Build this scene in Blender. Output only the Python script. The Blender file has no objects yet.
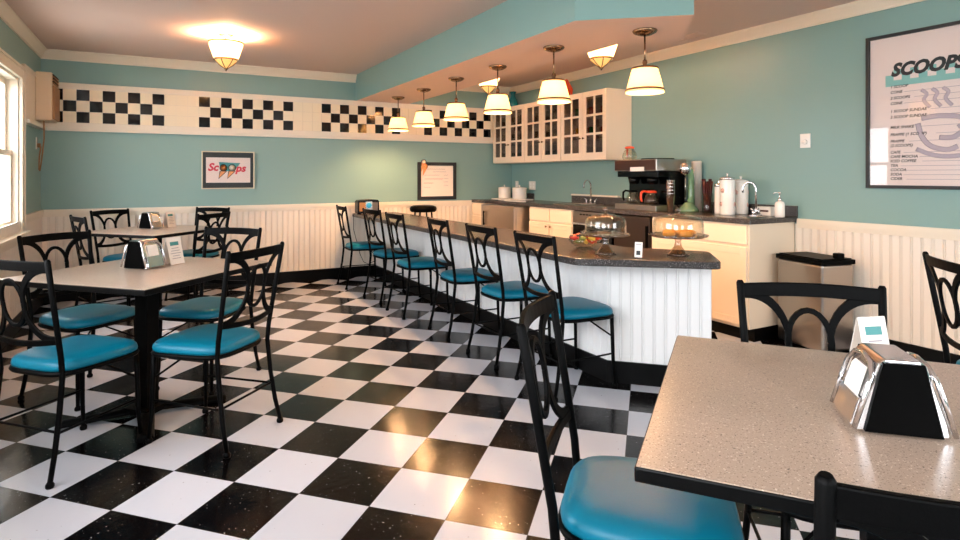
import bpy, bmesh, math, random
from mathutils import Vector, Matrix
R = math.radians
PI = math.pi
scn = bpy.context.scene
COL = scn.collection
rnd = random.Random(7)

# ------------------------------------------------------------------ materials
def s2l(c):
    return tuple(((v/255.)/12.92 if v/255. <= .04045 else ((v/255.+.055)/1.055)**2.4) for v in c)

def mat(name, rgb, rough=.5, metal=0., spec=.5, emit=None, estr=0., coat=0., bump=0., bscale=200., var=0., vscale=8.):
    m = bpy.data.materials.new(name); m.use_nodes = True
    nt = m.node_tree; b = nt.nodes['Principled BSDF']
    col = s2l(rgb)+(1,)
    b.inputs['Base Color'].default_value = col
    b.inputs['Roughness'].default_value = rough
    b.inputs['Metallic'].default_value = metal
    b.inputs['Specular IOR Level'].default_value = spec
    b.inputs['Coat Weight'].default_value = coat
    b.inputs['Coat Roughness'].default_value = .08
    if emit:
        b.inputs['Emission Color'].default_value = s2l(emit)+(1,)
        b.inputs['Emission Strength'].default_value = estr
    tc = nt.nodes.new('ShaderNodeTexCoord')
    if bump:
        n = nt.nodes.new('ShaderNodeTexNoise'); n.inputs['Scale'].default_value = bscale
        nt.links.new(tc.outputs['Object'], n.inputs['Vector'])
        bp = nt.nodes.new('ShaderNodeBump'); bp.inputs['Strength'].default_value = bump
        bp.inputs['Distance'].default_value = .002
        nt.links.new(n.outputs['Fac'], bp.inputs['Height']); nt.links.new(bp.outputs['Normal'], b.inputs['Normal'])
    if var:
        n = nt.nodes.new('ShaderNodeTexNoise'); n.inputs['Scale'].default_value = vscale
        nt.links.new(tc.outputs['Object'], n.inputs['Vector'])
        mx = nt.nodes.new('ShaderNodeMix'); mx.data_type = 'RGBA'
        mx.inputs[6].default_value = tuple(c*(1-var) for c in col[:3])+(1,)
        mx.inputs[7].default_value = tuple(min(1, c*(1+var)) for c in col[:3])+(1,)
        nt.links.new(n.outputs['Fac'], mx.inputs[0]); nt.links.new(mx.outputs[2], b.inputs['Base Color'])
    return m

def ramp(nt, src, p0, p1):
    r = nt.nodes.new('ShaderNodeMapRange')
    r.inputs['From Min'].default_value = p0; r.inputs['From Max'].default_value = p1
    nt.links.new(src, r.inputs['Value']); return r.outputs['Result']

def mixc(nt, fac, a, b):
    mx = nt.nodes.new('ShaderNodeMix'); mx.data_type = 'RGBA'
    nt.links.new(fac, mx.inputs[0])
    for i, v in ((6, a), (7, b)):
        if isinstance(v, tuple): mx.inputs[i].default_value = v
        else: nt.links.new(v, mx.inputs[i])
    return mx.outputs[2]

def speck_mat(name, base, specks, rough, coat=0.):
    """laminate with specks: list of (rgb, scale, threshold)"""
    m = mat(name, base, rough, coat=coat); nt = m.node_tree; b = nt.nodes['Principled BSDF']
    tc = nt.nodes.new('ShaderNodeTexCoord')
    cur = s2l(base)+(1,)
    for k, (rgb, sc, th) in enumerate(specks):
        n = nt.nodes.new('ShaderNodeTexNoise'); n.inputs['Scale'].default_value = sc
        n.inputs['Detail'].default_value = 1.5
        mp = nt.nodes.new('ShaderNodeMapping'); mp.inputs['Location'].default_value = (k*3.1, k*1.7, k)
        nt.links.new(tc.outputs['Object'], mp.inputs['Vector']); nt.links.new(mp.outputs['Vector'], n.inputs['Vector'])
        f = ramp(nt, n.outputs['Fac'], th, th+.02)
        cur = mixc(nt, f, cur, s2l(rgb)+(1,))
    nt.links.new(cur, b.inputs['Base Color'])
    return m

def glass_mat(name, tint=(255, 255, 255), gloss=.022, rough=.0):
    m = bpy.data.materials.new(name); m.use_nodes = True; nt = m.node_tree
    nt.nodes.remove(nt.nodes['Principled BSDF']); out = nt.nodes['Material Output']
    tr = nt.nodes.new('ShaderNodeBsdfTransparent'); tr.inputs['Color'].default_value = s2l(tint)+(1,)
    gl = nt.nodes.new('ShaderNodeBsdfGlossy'); gl.inputs['Roughness'].default_value = rough
    lw = nt.nodes.new('ShaderNodeLayerWeight'); lw.inputs['Blend'].default_value = .5
    pw = nt.nodes.new('ShaderNodeMath'); pw.operation = 'POWER'; pw.inputs[1].default_value = 4.
    nt.links.new(lw.outputs['Facing'], pw.inputs[0]); fr = nt.nodes.new('ShaderNodeMath'); fr.operation = 'MULTIPLY'; fr.inputs[1].default_value = .8
    nt.links.new(pw.outputs[0], fr.inputs[0])
    ad = nt.nodes.new('ShaderNodeMath'); ad.operation = 'ADD'; ad.inputs[1].default_value = gloss; ad.use_clamp = True
    mx = nt.nodes.new('ShaderNodeMixShader')
    nt.links.new(fr.outputs[0], ad.inputs[0]); nt.links.new(ad.outputs[0], mx.inputs[0])
    nt.links.new(tr.outputs[0], mx.inputs[1]); nt.links.new(gl.outputs[0], mx.inputs[2])
    nt.links.new(mx.outputs[0], out.inputs['Surface'])
    return m

TILE = .3048
def floor_mat():
    m = mat('checker_vinyl', (200, 200, 200), .16, spec=.2); nt = m.node_tree; b = nt.nodes['Principled BSDF']
    tc = nt.nodes.new('ShaderNodeTexCoord')
    mp = nt.nodes.new('ShaderNodeMapping'); mp.vector_type = 'TEXTURE'
    mp.inputs['Location'].default_value = (.492, 2.353, -.137)
    mp.inputs['Rotation'].default_value = (0, 0, R(45))
    mp.inputs['Scale'].default_value = (TILE, TILE, TILE)
    nt.links.new(tc.outputs['Object'], mp.inputs['Vector'])
    ck = nt.nodes.new('ShaderNodeTexChecker'); ck.inputs['Scale'].default_value = 1.
    nt.links.new(mp.outputs['Vector'], ck.inputs['Vector'])
    # flecks and slight tile to tile variation
    n = nt.nodes.new('ShaderNodeTexNoise'); n.inputs['Scale'].default_value = 95.; n.inputs['Detail'].default_value = 1
    nt.links.new(tc.outputs['Object'], n.inputs['Vector'])
    f = ramp(nt, n.outputs['Fac'], .725, .75)
    n2 = nt.nodes.new('ShaderNodeTexNoise'); n2.inputs['Scale'].default_value = 70.; n2.inputs['Detail'].default_value = 2
    mp2 = nt.nodes.new('ShaderNodeMapping'); mp2.inputs['Location'].default_value = (5, 3, 1)
    nt.links.new(tc.outputs['Object'], mp2.inputs['Vector']); nt.links.new(mp2.outputs[0], n2.inputs['Vector'])
    f2 = ramp(nt, n2.outputs['Fac'], .735, .76)
    wn = nt.nodes.new('ShaderNodeTexWhiteNoise'); wn.noise_dimensions = '3D'
    fl = nt.nodes.new('ShaderNodeVectorMath'); fl.operation = 'FLOOR'
    nt.links.new(mp.outputs['Vector'], fl.inputs[0]); nt.links.new(fl.outputs[0], wn.inputs['Vector'])
    wcol = mixc(nt, wn.outputs['Value'], s2l((186, 188, 196))+(1,), s2l((198, 200, 209))+(1,))
    bcol = mixc(nt, wn.outputs['Value'], s2l((5, 4, 5))+(1,), s2l((12, 9, 9))+(1,))
    wcol = mixc(nt, f2, wcol, s2l((110, 105, 100))+(1,))
    bcol = mixc(nt, f, bcol, s2l((150, 150, 150))+(1,))
    c = mixc(nt, ck.outputs['Fac'], wcol, bcol)
    # seams
    fr = nt.nodes.new('ShaderNodeVectorMath'); fr.operation = 'FRACTION'
    nt.links.new(mp.outputs['Vector'], fr.inputs[0])
    sp = nt.nodes.new('ShaderNodeSeparateXYZ'); nt.links.new(fr.outputs[0], sp.inputs[0])
    sm = None
    for ax in ('X', 'Y'):
        d = nt.nodes.new('ShaderNodeMath'); d.operation = 'SUBTRACT'; d.inputs[1].default_value = .5
        nt.links.new(sp.outputs[ax], d.inputs[0])
        a = nt.nodes.new('ShaderNodeMath'); a.operation = 'ABSOLUTE'; nt.links.new(d.outputs[0], a.inputs[0])
        g = nt.nodes.new('ShaderNodeMath'); g.operation = 'GREATER_THAN'; g.inputs[1].default_value = .4965
        nt.links.new(a.outputs[0], g.inputs[0])
        if sm is None: sm = g.outputs[0]
        else:
            q = nt.nodes.new('ShaderNodeMath'); q.operation = 'MAXIMUM'
            nt.links.new(sm, q.inputs[0]); nt.links.new(g.outputs[0], q.inputs[1]); sm = q.outputs[0]
    c = mixc(nt, sm, c, s2l((70, 66, 66))+(1,))
    nt.links.new(c, b.inputs['Base Color'])
    # wax wear: roughness and ripple
    n3 = nt.nodes.new('ShaderNodeTexNoise'); n3.inputs['Scale'].default_value = 9.; n3.inputs['Detail'].default_value = 4
    nt.links.new(tc.outputs['Object'], n3.inputs['Vector'])
    rr = nt.nodes.new('ShaderNodeMapRange'); rr.inputs['To Min'].default_value = .10; rr.inputs['To Max'].default_value = .24
    nt.links.new(n3.outputs['Fac'], rr.inputs['Value']); nt.links.new(rr.outputs[0], b.inputs['Roughness'])
    n4 = nt.nodes.new('ShaderNodeTexNoise'); n4.inputs['Scale'].default_value = 28.; n4.inputs['Detail'].default_value = 2
    nt.links.new(tc.outputs['Object'], n4.inputs['Vector'])
    bp = nt.nodes.new('ShaderNodeBump'); bp.inputs['Strength'].default_value = .25; bp.inputs['Distance'].default_value = .002
    nt.links.new(n4.outputs['Fac'], bp.inputs['Height']); nt.links.new(bp.outputs[0], b.inputs['Normal'])
    return m

M_floor = floor_mat()
M_teal = mat('teal_wall_paint', (127, 160, 154), .38, bump=.12, bscale=160, spec=.4)
M_ceil = mat('ceiling_paint', (214, 188, 175), .7)
M_cream = mat('white_trim_paint', (230, 217, 196), .32)
M_white = mat('white_cabinet_paint', (236, 216, 190), .3)
M_bead = mat('beadboard_paint', (234, 223, 208), .38)
M_penbead = mat('peninsula_beadboard_paint', (243, 242, 241), .35)
M_blackbase = mat('black_vinyl_base', (3, 3, 3), .4, spec=.15)
M_black = mat('black_wrought_iron', (3, 3, 3), .5, spec=.08, bump=.15, bscale=300)
M_vinyl = mat('teal_vinyl', (0, 108, 134), .4, spec=.3, bump=.08, bscale=260)
M_tableW = speck_mat('table_laminate', (182, 161, 143), [((120, 102, 88), 260, .64), ((222, 208, 194), 240, .66), ((72, 60, 52), 190, .70)], .28)
M_tableE = mat('black_table_edge', (3, 3, 3), .4, spec=.15)
M_counter = speck_mat('dark_counter_laminate', (74, 61, 52), [((40, 32, 28), 260, .58), ((150, 140, 130), 230, .68)], .26)
M_cedge = speck_mat('counter_edge_laminate', (52, 47, 46), [((22, 20, 20), 240, .55), ((160, 155, 152), 220, .63)], .32)
M_chrome = mat('chrome', (225, 225, 228), .12, metal=1.)
M_steel = mat('brushed_stainless', (176, 168, 160), .28, metal=1., bump=.1, bscale=90)
M_bronze = mat('brushed_nickel_bronze', (150, 118, 90), .22, metal=1.)
M_bplastic = mat('black_plastic', (3, 3, 3), .45, spec=.05)
M_gloss_black = mat('glossy_black', (4, 4, 4), .2, spec=.25)
M_tileW = mat('white_glazed_tile', (242, 226, 196), .1)
M_tileB = mat('black_glazed_tile', (10, 10, 12), .08)
M_shade = mat('lit_opal_glass', (255, 240, 205), .3, emit=(255, 214, 140), estr=1.3)
M_bowl = mat('lit_frosted_bowl', (255, 240, 215), .3, emit=(255, 222, 170), estr=2.4)
def lit_mat(name, rgb, emit, estr):
    m = mat(name, rgb, .3); nt = m.node_tree; b = nt.nodes['Principled BSDF']; out = nt.nodes['Material Output']
    b.inputs['Emission Color'].default_value = s2l(emit)+(1,); b.inputs['Emission Strength'].default_value = estr
    tr = nt.nodes.new('ShaderNodeBsdfTranslucent'); tr.inputs['Color'].default_value = s2l(rgb)+(1,)
    mx = nt.nodes.new('ShaderNodeMixShader'); mx.inputs[0].default_value = .6
    nt.links.new(b.outputs[0], mx.inputs[1]); nt.links.new(tr.outputs[0], mx.inputs[2]); nt.links.new(mx.outputs[0], out.inputs['Surface'])
    return m
M_shade = lit_mat('opal_lamp_glass', (255, 238, 205), (255, 205, 120), .7)
M_bowl = lit_mat('frosted_bowl_glass', (255, 240, 215), (255, 220, 165), 1.2)
M_amber = mat('amber_crystal', (230, 170, 100), .15, emit=(255, 190, 110), estr=.28)
M_glass = glass_mat('clear_glass')
M_wglass = glass_mat('window_glass', gloss=.0)
M_dome = glass_mat('cake_dome_glass', (248, 246, 240), gloss=.06)
M_stand = glass_mat('pressed_glass', (222, 208, 192), gloss=.16, rough=.06)
M_cabglass = glass_mat('cabinet_glass', (225, 215, 210), gloss=.05)
M_orange = mat('orange_plastic', (226, 70, 28), .35)
M_paper = mat('paper', (238, 230, 220), .6)
M_poster = mat('poster_paper', (226, 208, 200), .5)
M_red = mat('red_ink', (200, 30, 60), .5)
M_ink = mat('black_ink', (28, 26, 26), .5)
M_grey = mat('grey_ink', (150, 140, 150), .5)
M_tealink = mat('teal_ink', (60, 140, 140), .5)
M_tealpale = mat('pale_teal_ink', (128, 184, 176), .5)
M_cone = mat('cone_orange', (226, 150, 90), .5)
M_choc = mat('chocolate_brown', (170, 100, 40), .5)
M_van = mat('vanilla', (236, 226, 205), .5)
M_green = mat('mixer_green', (120, 152, 112), .25, coat=.3)
M_ceramic = mat('white_ceramic', (232, 226, 216), .2)
M_vase = mat('teal_glazed_ceramic', (20, 110, 115), .15)
M_leaf = mat('foliage', (44, 78, 70), .6, var=.4, vscale=12)
M_ext = mat('outside_white_paint', (240, 240, 240), .6)
M_lawn = mat('outside_ground', (190, 192, 188), .9, var=.1)
M_beige = mat('beige_plastic', (206, 186, 156), .45)
M_tan = mat('tan_grille', (150, 108, 66), .5)
M_pastry = mat('golden_pastry', (222, 150, 60), .5, bump=.6, bscale=60)
M_coffee = mat('coffee', (38, 18, 8), .1)
M_maroon = mat('maroon_cones', (72, 16, 14), .4)
M_cabin = mat('cabinet_interior', (150, 132, 124), .6)
M_dkstain = mat('dark_woodgrain_vinyl', (120, 70, 36), .4)

# ------------------------------------------------------------------ mesh builder
class MB:
    def __init__(s): s.bm = bmesh.new(); s.mats = []
    def mi(s, m):
        if m not in s.mats: s.mats.append(m)
        return s.mats.index(m)
    def face(s, vs, m, smooth=False):
        try: f = s.bm.faces.new(vs)
        except ValueError: return None
        f.material_index = s.mi(m); f.smooth = smooth; return f
    def box(s, c, d, m, rz=0., mtx=None):
        X = mtx or (Matrix.Translation(c) @ Matrix.Rotation(rz, 4, 'Z'))
        v = []
        for sx, sy, sz in ((-1,-1,-1),(1,-1,-1),(1,1,-1),(-1,1,-1),(-1,-1,1),(1,-1,1),(1,1,1),(-1,1,1)):
            v.append(s.bm.verts.new(X @ Vector((sx*d[0]/2, sy*d[1]/2, sz*d[2]/2))))
        for f in ((3,2,1,0),(4,5,6,7),(0,1,5,4),(1,2,6,5),(2,3,7,6),(3,0,4,7)): s.face([v[i] for i in f], m)
        return s
    def bx(s, x0, x1, y0, y1, z0, z1, m):
        return s.box(((x0+x1)/2, (y0+y1)/2, (z0+z1)/2), (x1-x0, y1-y0, z1-z0), m)
    def prism(s, poly, z0, z1, m, mside=None, axis='z', off=0):
        mside = mside or m
        def P(a, b, c):
            return {'z': (a, b, c), 'x': (c, a, b), 'y': (a, c, b)}[axis]
        lo = [s.bm.verts.new(P(x, y, z0)) for x, y in poly]; hi = [s.bm.verts.new(P(x, y, z1)) for x, y in poly]
        s.face(hi, m); s.face(lo[::-1], m)
        n = len(poly)
        for i in range(n): s.face([lo[i], lo[(i+1) % n], hi[(i+1) % n], hi[i]], mside)
        return s
    def tube(s, path, r, m, seg=8, cap=True, flat=None, up=None):
        """sweep; r number or list; flat=(w,h) gives an elliptical section, w along 'side', h along 'up'"""
        P = [Vector(p) for p in path]; n = len(P)
        rings = []
        closed = (P[0]-P[-1]).length < 1e-6
        if closed: P = P[:-1]; n -= 1
        prev = None
        for i in range(n):
            if closed: t = P[(i+1) % n]-P[i-1]
            elif i == 0: t = P[1]-P[0]
            elif i == n-1: t = P[-1]-P[-2]
            else: t = (P[i+1]-P[i]).normalized()+(P[i]-P[i-1]).normalized()
            t.normalize()
            if up is not None: u0 = Vector(up)
            elif prev is None: u0 = Vector((0, 0, 1)) if abs(t.z) < .9 else Vector((1, 0, 0))
            else: u0 = prev
            a = t.cross(u0)
            if a.length < 1e-6: a = t.orthogonal()
            a.normalize(); b = a.cross(t).normalized(); prev = b
            rr = r[i] if isinstance(r, (list, tuple)) else r
            w, h = (rr, rr) if flat is None else flat
            ring = []
            for k in range(seg):
                q = 2*PI*k/seg
                ring.append(s.bm.verts.new(P[i]+a*math.cos(q)*w+b*math.sin(q)*h))
            rings.append(ring)
        m2 = n if closed else n-1
        for i in range(m2):
            A, B = rings[i], rings[(i+1) % n]
            for k in range(seg): s.face([A[k], A[(k+1) % seg], B[(k+1) % seg], B[k]], m, True)
        if cap and not closed: s.face(rings[0][::-1], m); s.face(rings[-1], m)
        return s
    def lathe(s, prof, c, m, seg=24, mtx=None, cap=True, smooth=True):
        X = mtx or Matrix.Translation(c)
        rings = []
        for r, z in prof:
            if r < 1e-5: rings.append([s.bm.verts.new(X @ Vector((0, 0, z)))])
            else: rings.append([s.bm.verts.new(X @ Vector((r*math.cos(2*PI*k/seg), r*math.sin(2*PI*k/seg), z))) for k in range(seg)])
        for i in range(len(rings)-1):
            A, B = rings[i], rings[i+1]
            for k in range(seg):
                k2 = (k+1) % seg
                if len(A) == 1 and len(B) == 1: continue
                if len(A) == 1: s.face([A[0], B[k2], B[k]], m, smooth)
                elif len(B) == 1: s.face([A[k], A[k2], B[0]], m, smooth)
                else: s.face([A[k], A[k2], B[k2], B[k]], m, smooth)
        if cap:
            if len(rings[0]) > 1: s.face(rings[0][::-1], m)
            if len(rings[-1]) > 1: s.face(rings[-1], m)
        return s
    def cyl(s, c, r, h, m, seg=20, r2=None):
        return s.lathe([(r, 0), (r if r2 is None else r2, h)], c, m, seg)
    def ball(s, c, r, m, seg=14, sz=1.):
        n = 8
        return s.lathe([(r*math.sin(PI*i/n), -r*sz*math.cos(PI*i/n)) for i in range(n+1)], c, m, seg)
    def text(s, body, mtx, size, m, thick=.0006, bold=0., shear=0., align='LEFT', sx=1.):
        cu = bpy.data.curves.new('t', 'FONT'); cu.body = body; cu.size = size; cu.extrude = thick/2
        cu.offset = bold; cu.shear = shear; cu.align_x = align; cu.resolution_u = 3
        o = bpy.data.objects.new('t', cu); COL.objects.link(o)
        bpy.context.view_layer.update()
        me = bpy.data.meshes.new_from_object(o.evaluated_get(bpy.context.evaluated_depsgraph_get()))
        k = s.mi(m); X = mtx @ Matrix.Diagonal((sx, 1, 1, 1))
        vs = [s.bm.verts.new(X @ v.co) for v in me.vertices]
        for p in me.polygons: s.face([vs[i] for i in p.vertices], m)
        bpy.data.objects.remove(o); bpy.data.curves.remove(cu); bpy.data.meshes.remove(me)
        return s
    def build(s, name, parent=None, bevel=0., bseg=2, loc=None, subsurf=0, recalc=True):
        if recalc: bmesh.ops.recalc_face_normals(s.bm, faces=s.bm.faces[:])
        me = bpy.data.meshes.new(name); s.bm.to_mesh(me); s.bm.free()
        for m in s.mats: me.materials.append(m)
        o = bpy.data.objects.new(name, me); COL.objects.link(o)
        if bevel:
            b = o.modifiers.new('bevel', 'BEVEL'); b.width = bevel; b.segments = bseg; b.limit_method = 'ANGLE'; b.angle_limit = R(40)
        if parent: o.parent = parent
        if loc: o.location = loc
        return o

def tag(o, label, cat, group=None, kind=None):
    o['label'] = label; o['category'] = cat
    if group: o['group'] = group
    if kind: o['kind'] = kind
    return o
def thing(name, label, cat, loc=(0, 0, 0), rz=0., group=None):
    o = bpy.data.objects.new(name, None); COL.objects.link(o); o.empty_display_size = .1
    o.location = loc; o.rotation_euler = (0, 0, rz)
    return tag(o, label, cat, group)
def under(o, p, label=None):
    o.parent = p; o.matrix_parent_inverse = (Matrix.Translation(p.location) @ p.rotation_euler.to_matrix().to_4x4()).inverted()
    if label: o['label'] = label
    return o
def struct(o, label=None):
    o['kind'] = 'structure'
    if label: o['label'] = label
    return o
def copy_tree(o, parent=None):
    c = o.copy(); COL.objects.link(c); c.parent = parent
    for ch in list(o.children): copy_tree(ch, c)
    return c
def place(o, loc, rz, label, group=None):
    o.location = loc; o.rotation_euler = (0, 0, rz); o['label'] = label
    if group: o['group'] = group
    return o

# ------------------------------------------------------------------ room
XL, XR, YF, YB, ZC = -1.015, 4.45, 7.07, -1.9, 2.50
T = .12
def wall_mesh(a0, a1, z0, z1, holes, m, fn):
    """grid of boxes round the holes; fn(a0,a1,z0,z1) -> box extents"""
    xs = sorted({a0, a1, *[h[0] for h in holes], *[h[1] for h in holes]})
    zs = sorted({z0, z1, *[h[2] for h in holes], *[h[3] for h in holes]})
    mb = MB()
    for i in range(len(xs)-1):
        for k in range(len(zs)-1):
            cx, cz = (xs[i]+xs[i+1])/2, (zs[k]+zs[k+1])/2
            if any(h[0] < cx < h[1] and h[2] < cz < h[3] for h in holes): continue
            mb.bx(*fn(xs[i], xs[i+1], zs[k], zs[k+1]), m)
    return mb
mb = MB(); mb.bx(XL-T, XR+T, YB-T, YF+T, -.1, 0, M_floor); struct(mb.build('floor'))
mb = MB(); mb.bx(XL-T, XR+T, YB-T, YF+T, ZC, ZC+.1, M_ceil); struct(mb.build('ceiling'))
WINS = [(4.86, 6.02, .82, 2.06), (1.55, 3.25, .82, 2.2), (-1.0, .8, .82, 2.2)]  # all but the first are unseen, added and enlarged for their daylight
struct(wall_mesh(YB-T, YF+T, 0, ZC, WINS, M_teal, lambda a, b, c, d: (XL-T, XL, a, b, c, d)).build('wall_left'))
mb = MB(); mb.bx(XL, XR, YF, YF+T, 0, ZC, M_teal); struct(mb.build('wall_far'))
mb = MB(); mb.bx(XR, XR+T, YB-T, YF+T, 0, ZC, M_teal); struct(mb.build('wall_right'))
BWIN = [(-.3, .8, .8, 2.15), (2.35, 4.2, .8, 2.15)]  # unseen windows behind the camera, added and sized to let daylight in
struct(wall_mesh(XL, XR, 0, ZC, BWIN, M_teal, lambda a, b, c, d: (a, b, YB-T, YB, c, d)).build('wall_back'))

# crown moulding
CP = [(0, 0), (.055, 0), (.055, -.012), (.045, -.022), (.03, -.05), (.012, -.078), (.012, -.095), (0, -.095)]
def crown(name, a, b, axis, wall, sgn, z):
    mb = MB()
    if axis == 'y': mb.prism([(wall+sgn*p[0], z+p[1]) for p in CP], a, b, M_cream, axis='y')
    else: mb.prism([(wall+sgn*p[0], z+p[1]) for p in CP], a, b, M_cream, axis='x')
    struct(mb.build(name))
SX0, SX1 = 2.17, 2.87
crown('trim_1', YB, YF, 'y', XL, 1, ZC)
crown('trim_2', XL, SX0, 'x', YF, -1, ZC)
crown('trim_3', SX1, XR-.055, 'x', YF, -1, ZC)
crown('trim_4', YB, YF, 'y', XR, -1, ZC)

# dropped soffit over the peninsula
mb = MB()
poly = [(SX0-.005, YF), (2.20, 2.79), (2.72, 2.36), (3.17, 2.84), (2.86, 3.15), (SX1, YF)]
mb.prism(poly, 2.18, ZC, M_ceil, M_teal); so = mb.build('ceiling_soffit'); struct(so, 'dropped teal sided soffit above the peninsula counter')

# beadboard
def bead(mb, p0, p1, z0, z1, pitch, m, depth=.0, th=.012, half=True):
    """board strip from p0 to p1 in plan; its face lies to the right hand side of p0->p1"""
    p0 = Vector(p0).to_3d(); p1 = Vector(p1).to_3d(); d = (p1-p0); L = d.length; d.normalize()
    n = Vector((d.y, -d.x, 0)); prof = []
    k = max(1, round(L/pitch)); w = L/k
    for i in range(k):
        a = i*w
        pts = [(a, th-.008), (a+.004, th)]
        if half: pts += [(a+.010, th), (a+.012, th-.006), (a+.014, th)]
        prof += pts+[(a+w-.004, th)]
    prof.append((L, th-.008))
    lo = [mb.bm.verts.new(p0+d*a+n*t+Vector((0, 0, z0))) for a, t in prof]
    hi = [mb.bm.verts.new(p0+d*a+n*t+Vector((0, 0, z1))) for a, t in prof]
    for i in range(len(prof)-1): mb.face([lo[i], lo[i+1], hi[i+1], hi[i]], m)
    bl = [mb.bm.verts.new(p+Vector((0, 0, z))) for p in (p0, p1) for z in (z0, z1)]
    mb.face([hi[0]]+hi[1:]+[bl[3], bl[1]], m); mb.face([lo[0], bl[0], bl[2]]+lo[:0:-1], m)
    mb.face([bl[0], lo[0], hi[0], bl[1]], m); mb.face([lo[-1], bl[2], bl[3], hi[-1]], m)
WZ = .905
mb = MB(); bead(mb, (XL, YF), (XR, YF), 0, WZ-.03, .062, M_bead)
mb.bx(XL, XR, YF-.03, YF, WZ-.03, WZ+.012, M_cream); mb.bx(XL, XR, YF-.02, YF, WZ-.06, WZ-.03, M_cream)
struct(mb.build('trim_5', recalc=False), 'white beadboard wainscot on the far wall')
mb = MB(); bead(mb, (XL, YB), (XL, YF), 0, WZ-.03, .062, M_bead)
for y0, y1 in ((YB, WINS[2][0]-.1), (WINS[2][1]+.1, WINS[1][0]-.1), (WINS[1][1]+.1, WINS[0][0]-.1), (WINS[0][1]+.1, YF-.03)):
    mb.bx(XL, XL+.03, y0, y1, WZ-.03, WZ+.012, M_cream); mb.bx(XL, XL+.02, y0, y1, WZ-.06, WZ-.03, M_cream)
tl = mb
struct(tl.build('trim_6', recalc=False), 'white beadboard wainscot on the window wall')
mb = MB(); bead(mb, (XR, 2.868), (XR, YB), 0, WZ-.03, .062, M_bead)
mb.bx(XR-.03, XR, YB, 2.84, WZ-.03, WZ+.012, M_cream); mb.bx(XR-.02, XR, YB, 2.84, WZ-.06, WZ-.03, M_cream)
struct(mb.build('trim_7', recalc=False), 'white beadboard wainscot on the right wall')
# black base
for nm, e in (('baseboard_far', (XL+.026, 3.78, YF-.026, YF-.012, 0, .13)), ('baseboard_left', (XL+.012, XL+.026, YB, YF, 0, .13)), ('baseboard_right', (XR-.026, XR-.012, YB, 2.84, 0, .13))):
    mb = MB(); mb.bx(*e, M_blackbase); struct(mb.build(nm, bevel=.003))

# tiled frieze on the far wall
TS, TX0, TZ0 = .11175, -.943, 1.784
mb = MB()
mb.bx(XL, XR, YF-.022, YF, 1.70, 2.18, M_cream)
mb.bx(XL, XR, YF-.065, YF-.02, 1.725, 1.755, M_cream); mb.bx(XL, XR, YF-.045, YF-.02, 1.70, 1.725, M_cream)
mb.bx(XL, XR, YF-.034, YF-.02, 2.135, 2.18, M_cream)
i = -1
x = TX0-TS
while x < XR-.02:
    for r in range(3):
        g = i % 12
        blk = (g <= 8 and (g+r) % 2 == 0)
        xa, xb = max(x, XL+.001)+.0012, min(x+TS, XR-.001)-.0012
        if xb > xa+.01: mb.bx(xa, xb, YF-.028, YF-.021, TZ0+r*TS+.0012, TZ0+(r+1)*TS-.0012, M_tileB if blk else M_tileW)
    x += TS; i += 1
struct(mb.build('trim_8'), 'white tiled frieze band with black checker blocks')
# plain return of the band on the window wall
mb = MB(); mb.bx(XL, XL+.022, 6.13, YF-.07, 1.70, 2.20, M_cream)
mb.bx(XL, XL+.06, 6.13, YF-.07, 1.70, 1.735, M_cream); mb.bx(XL, XL+.03, 6.13, YF-.07, 2.16, 2.20, M_cream)
struct(mb.build('trim_9', bevel=.004))

# windows
def window(name, y0, y1, z0, z1, axis, wall, sgn, mull=False):
    """axis 'y': on the left wall (x = wall); axis 'x': on the back wall (y = wall); sgn = direction to the room"""
    def B(mb, a, b, d0, d1, c, d, m):
        w0, w1 = sorted((wall+sgn*d0, wall+sgn*d1))
        if axis == 'y': mb.bx(w0, w1, a, b, c, d, m)
        else: mb.bx(a, b, w0, w1, c, d, m)
    mb = MB(); c = .095
    B(mb, y0-c, y0, 0, .028, z0-.03, z1+c, M_cream); B(mb, y1, y1+c, 0, .028, z0-.03, z1+c, M_cream)
    B(mb, y0, y1, 0, .028, z1, z1+c, M_cream)
    B(mb, y0-c, y0, .028, .04, z1+c-.02, z1+c, M_cream); B(mb, y1, y1+c, .028, .04, z1+c-.02, z1+c, M_cream); B(mb, y0, y1, .028, .04, z1+c-.02, z1+c, M_cream)
    B(mb, y1+c-.02, y1+c, .028, .036, z0, z1+c-.02, M_cream); B(mb, y0-c, y0-c+.02, .028, .036, z0, z1+c-.02, M_cream)
    for a, b in ((y0, y0+.02), (y1-.02, y1)): B(mb, a, b, -T, 0, z0, z1, M_cream)
    B(mb, y0+.02, y1-.02, -T, 0, z1-.02, z1, M_cream); B(mb, y0+.02, y1-.02, -T, 0, z0, z0+.02, M_cream)
    w = mb.build(name, bevel=.002); struct(w, 'white framed sash window')
    zm = (z0+z1)/2
    for nm, za, zb, dd in (('upper_sash', zm-.02, z1-.02, -.075), ('lower_sash', z0+.02, zm+.02, -.04)):
        s = MB(); A, Bb = y0+.02, y1-.02; f = .045
        B(s, A, A+f, dd-.03, dd, za, zb, M_cream); B(s, Bb-f, Bb, dd-.03, dd, za, zb, M_cream)
        B(s, A+f, Bb-f, dd-.03, dd, zb-f, zb, M_cream); B(s, A+f, Bb-f, dd-.03, dd, za, za+f, M_cream)
        q = s.build(nm, w, bevel=.003)
        g = MB(); B(g, A+f, Bb-f, dd-.017, dd-.013, za+f, zb-f, M_wglass); g.build('pane', q)
    s = MB(); B(s, y0-c-.02, y1+c+.02, .0, .07, z0-.055, z0-.03, M_cream); B(s, y0-c, y1+c, 0, .02, z0-.13, z0-.055, M_cream)
    s.build('window_sill', w, bevel=.004)
    return w
for k, h in enumerate(WINS): window('window_%d' % (k+1), *h, 'y', XL, 1)
for k, h in enumerate(BWIN): window('window_%d' % (k+4), *h, 'x', YB, 1)

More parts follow.
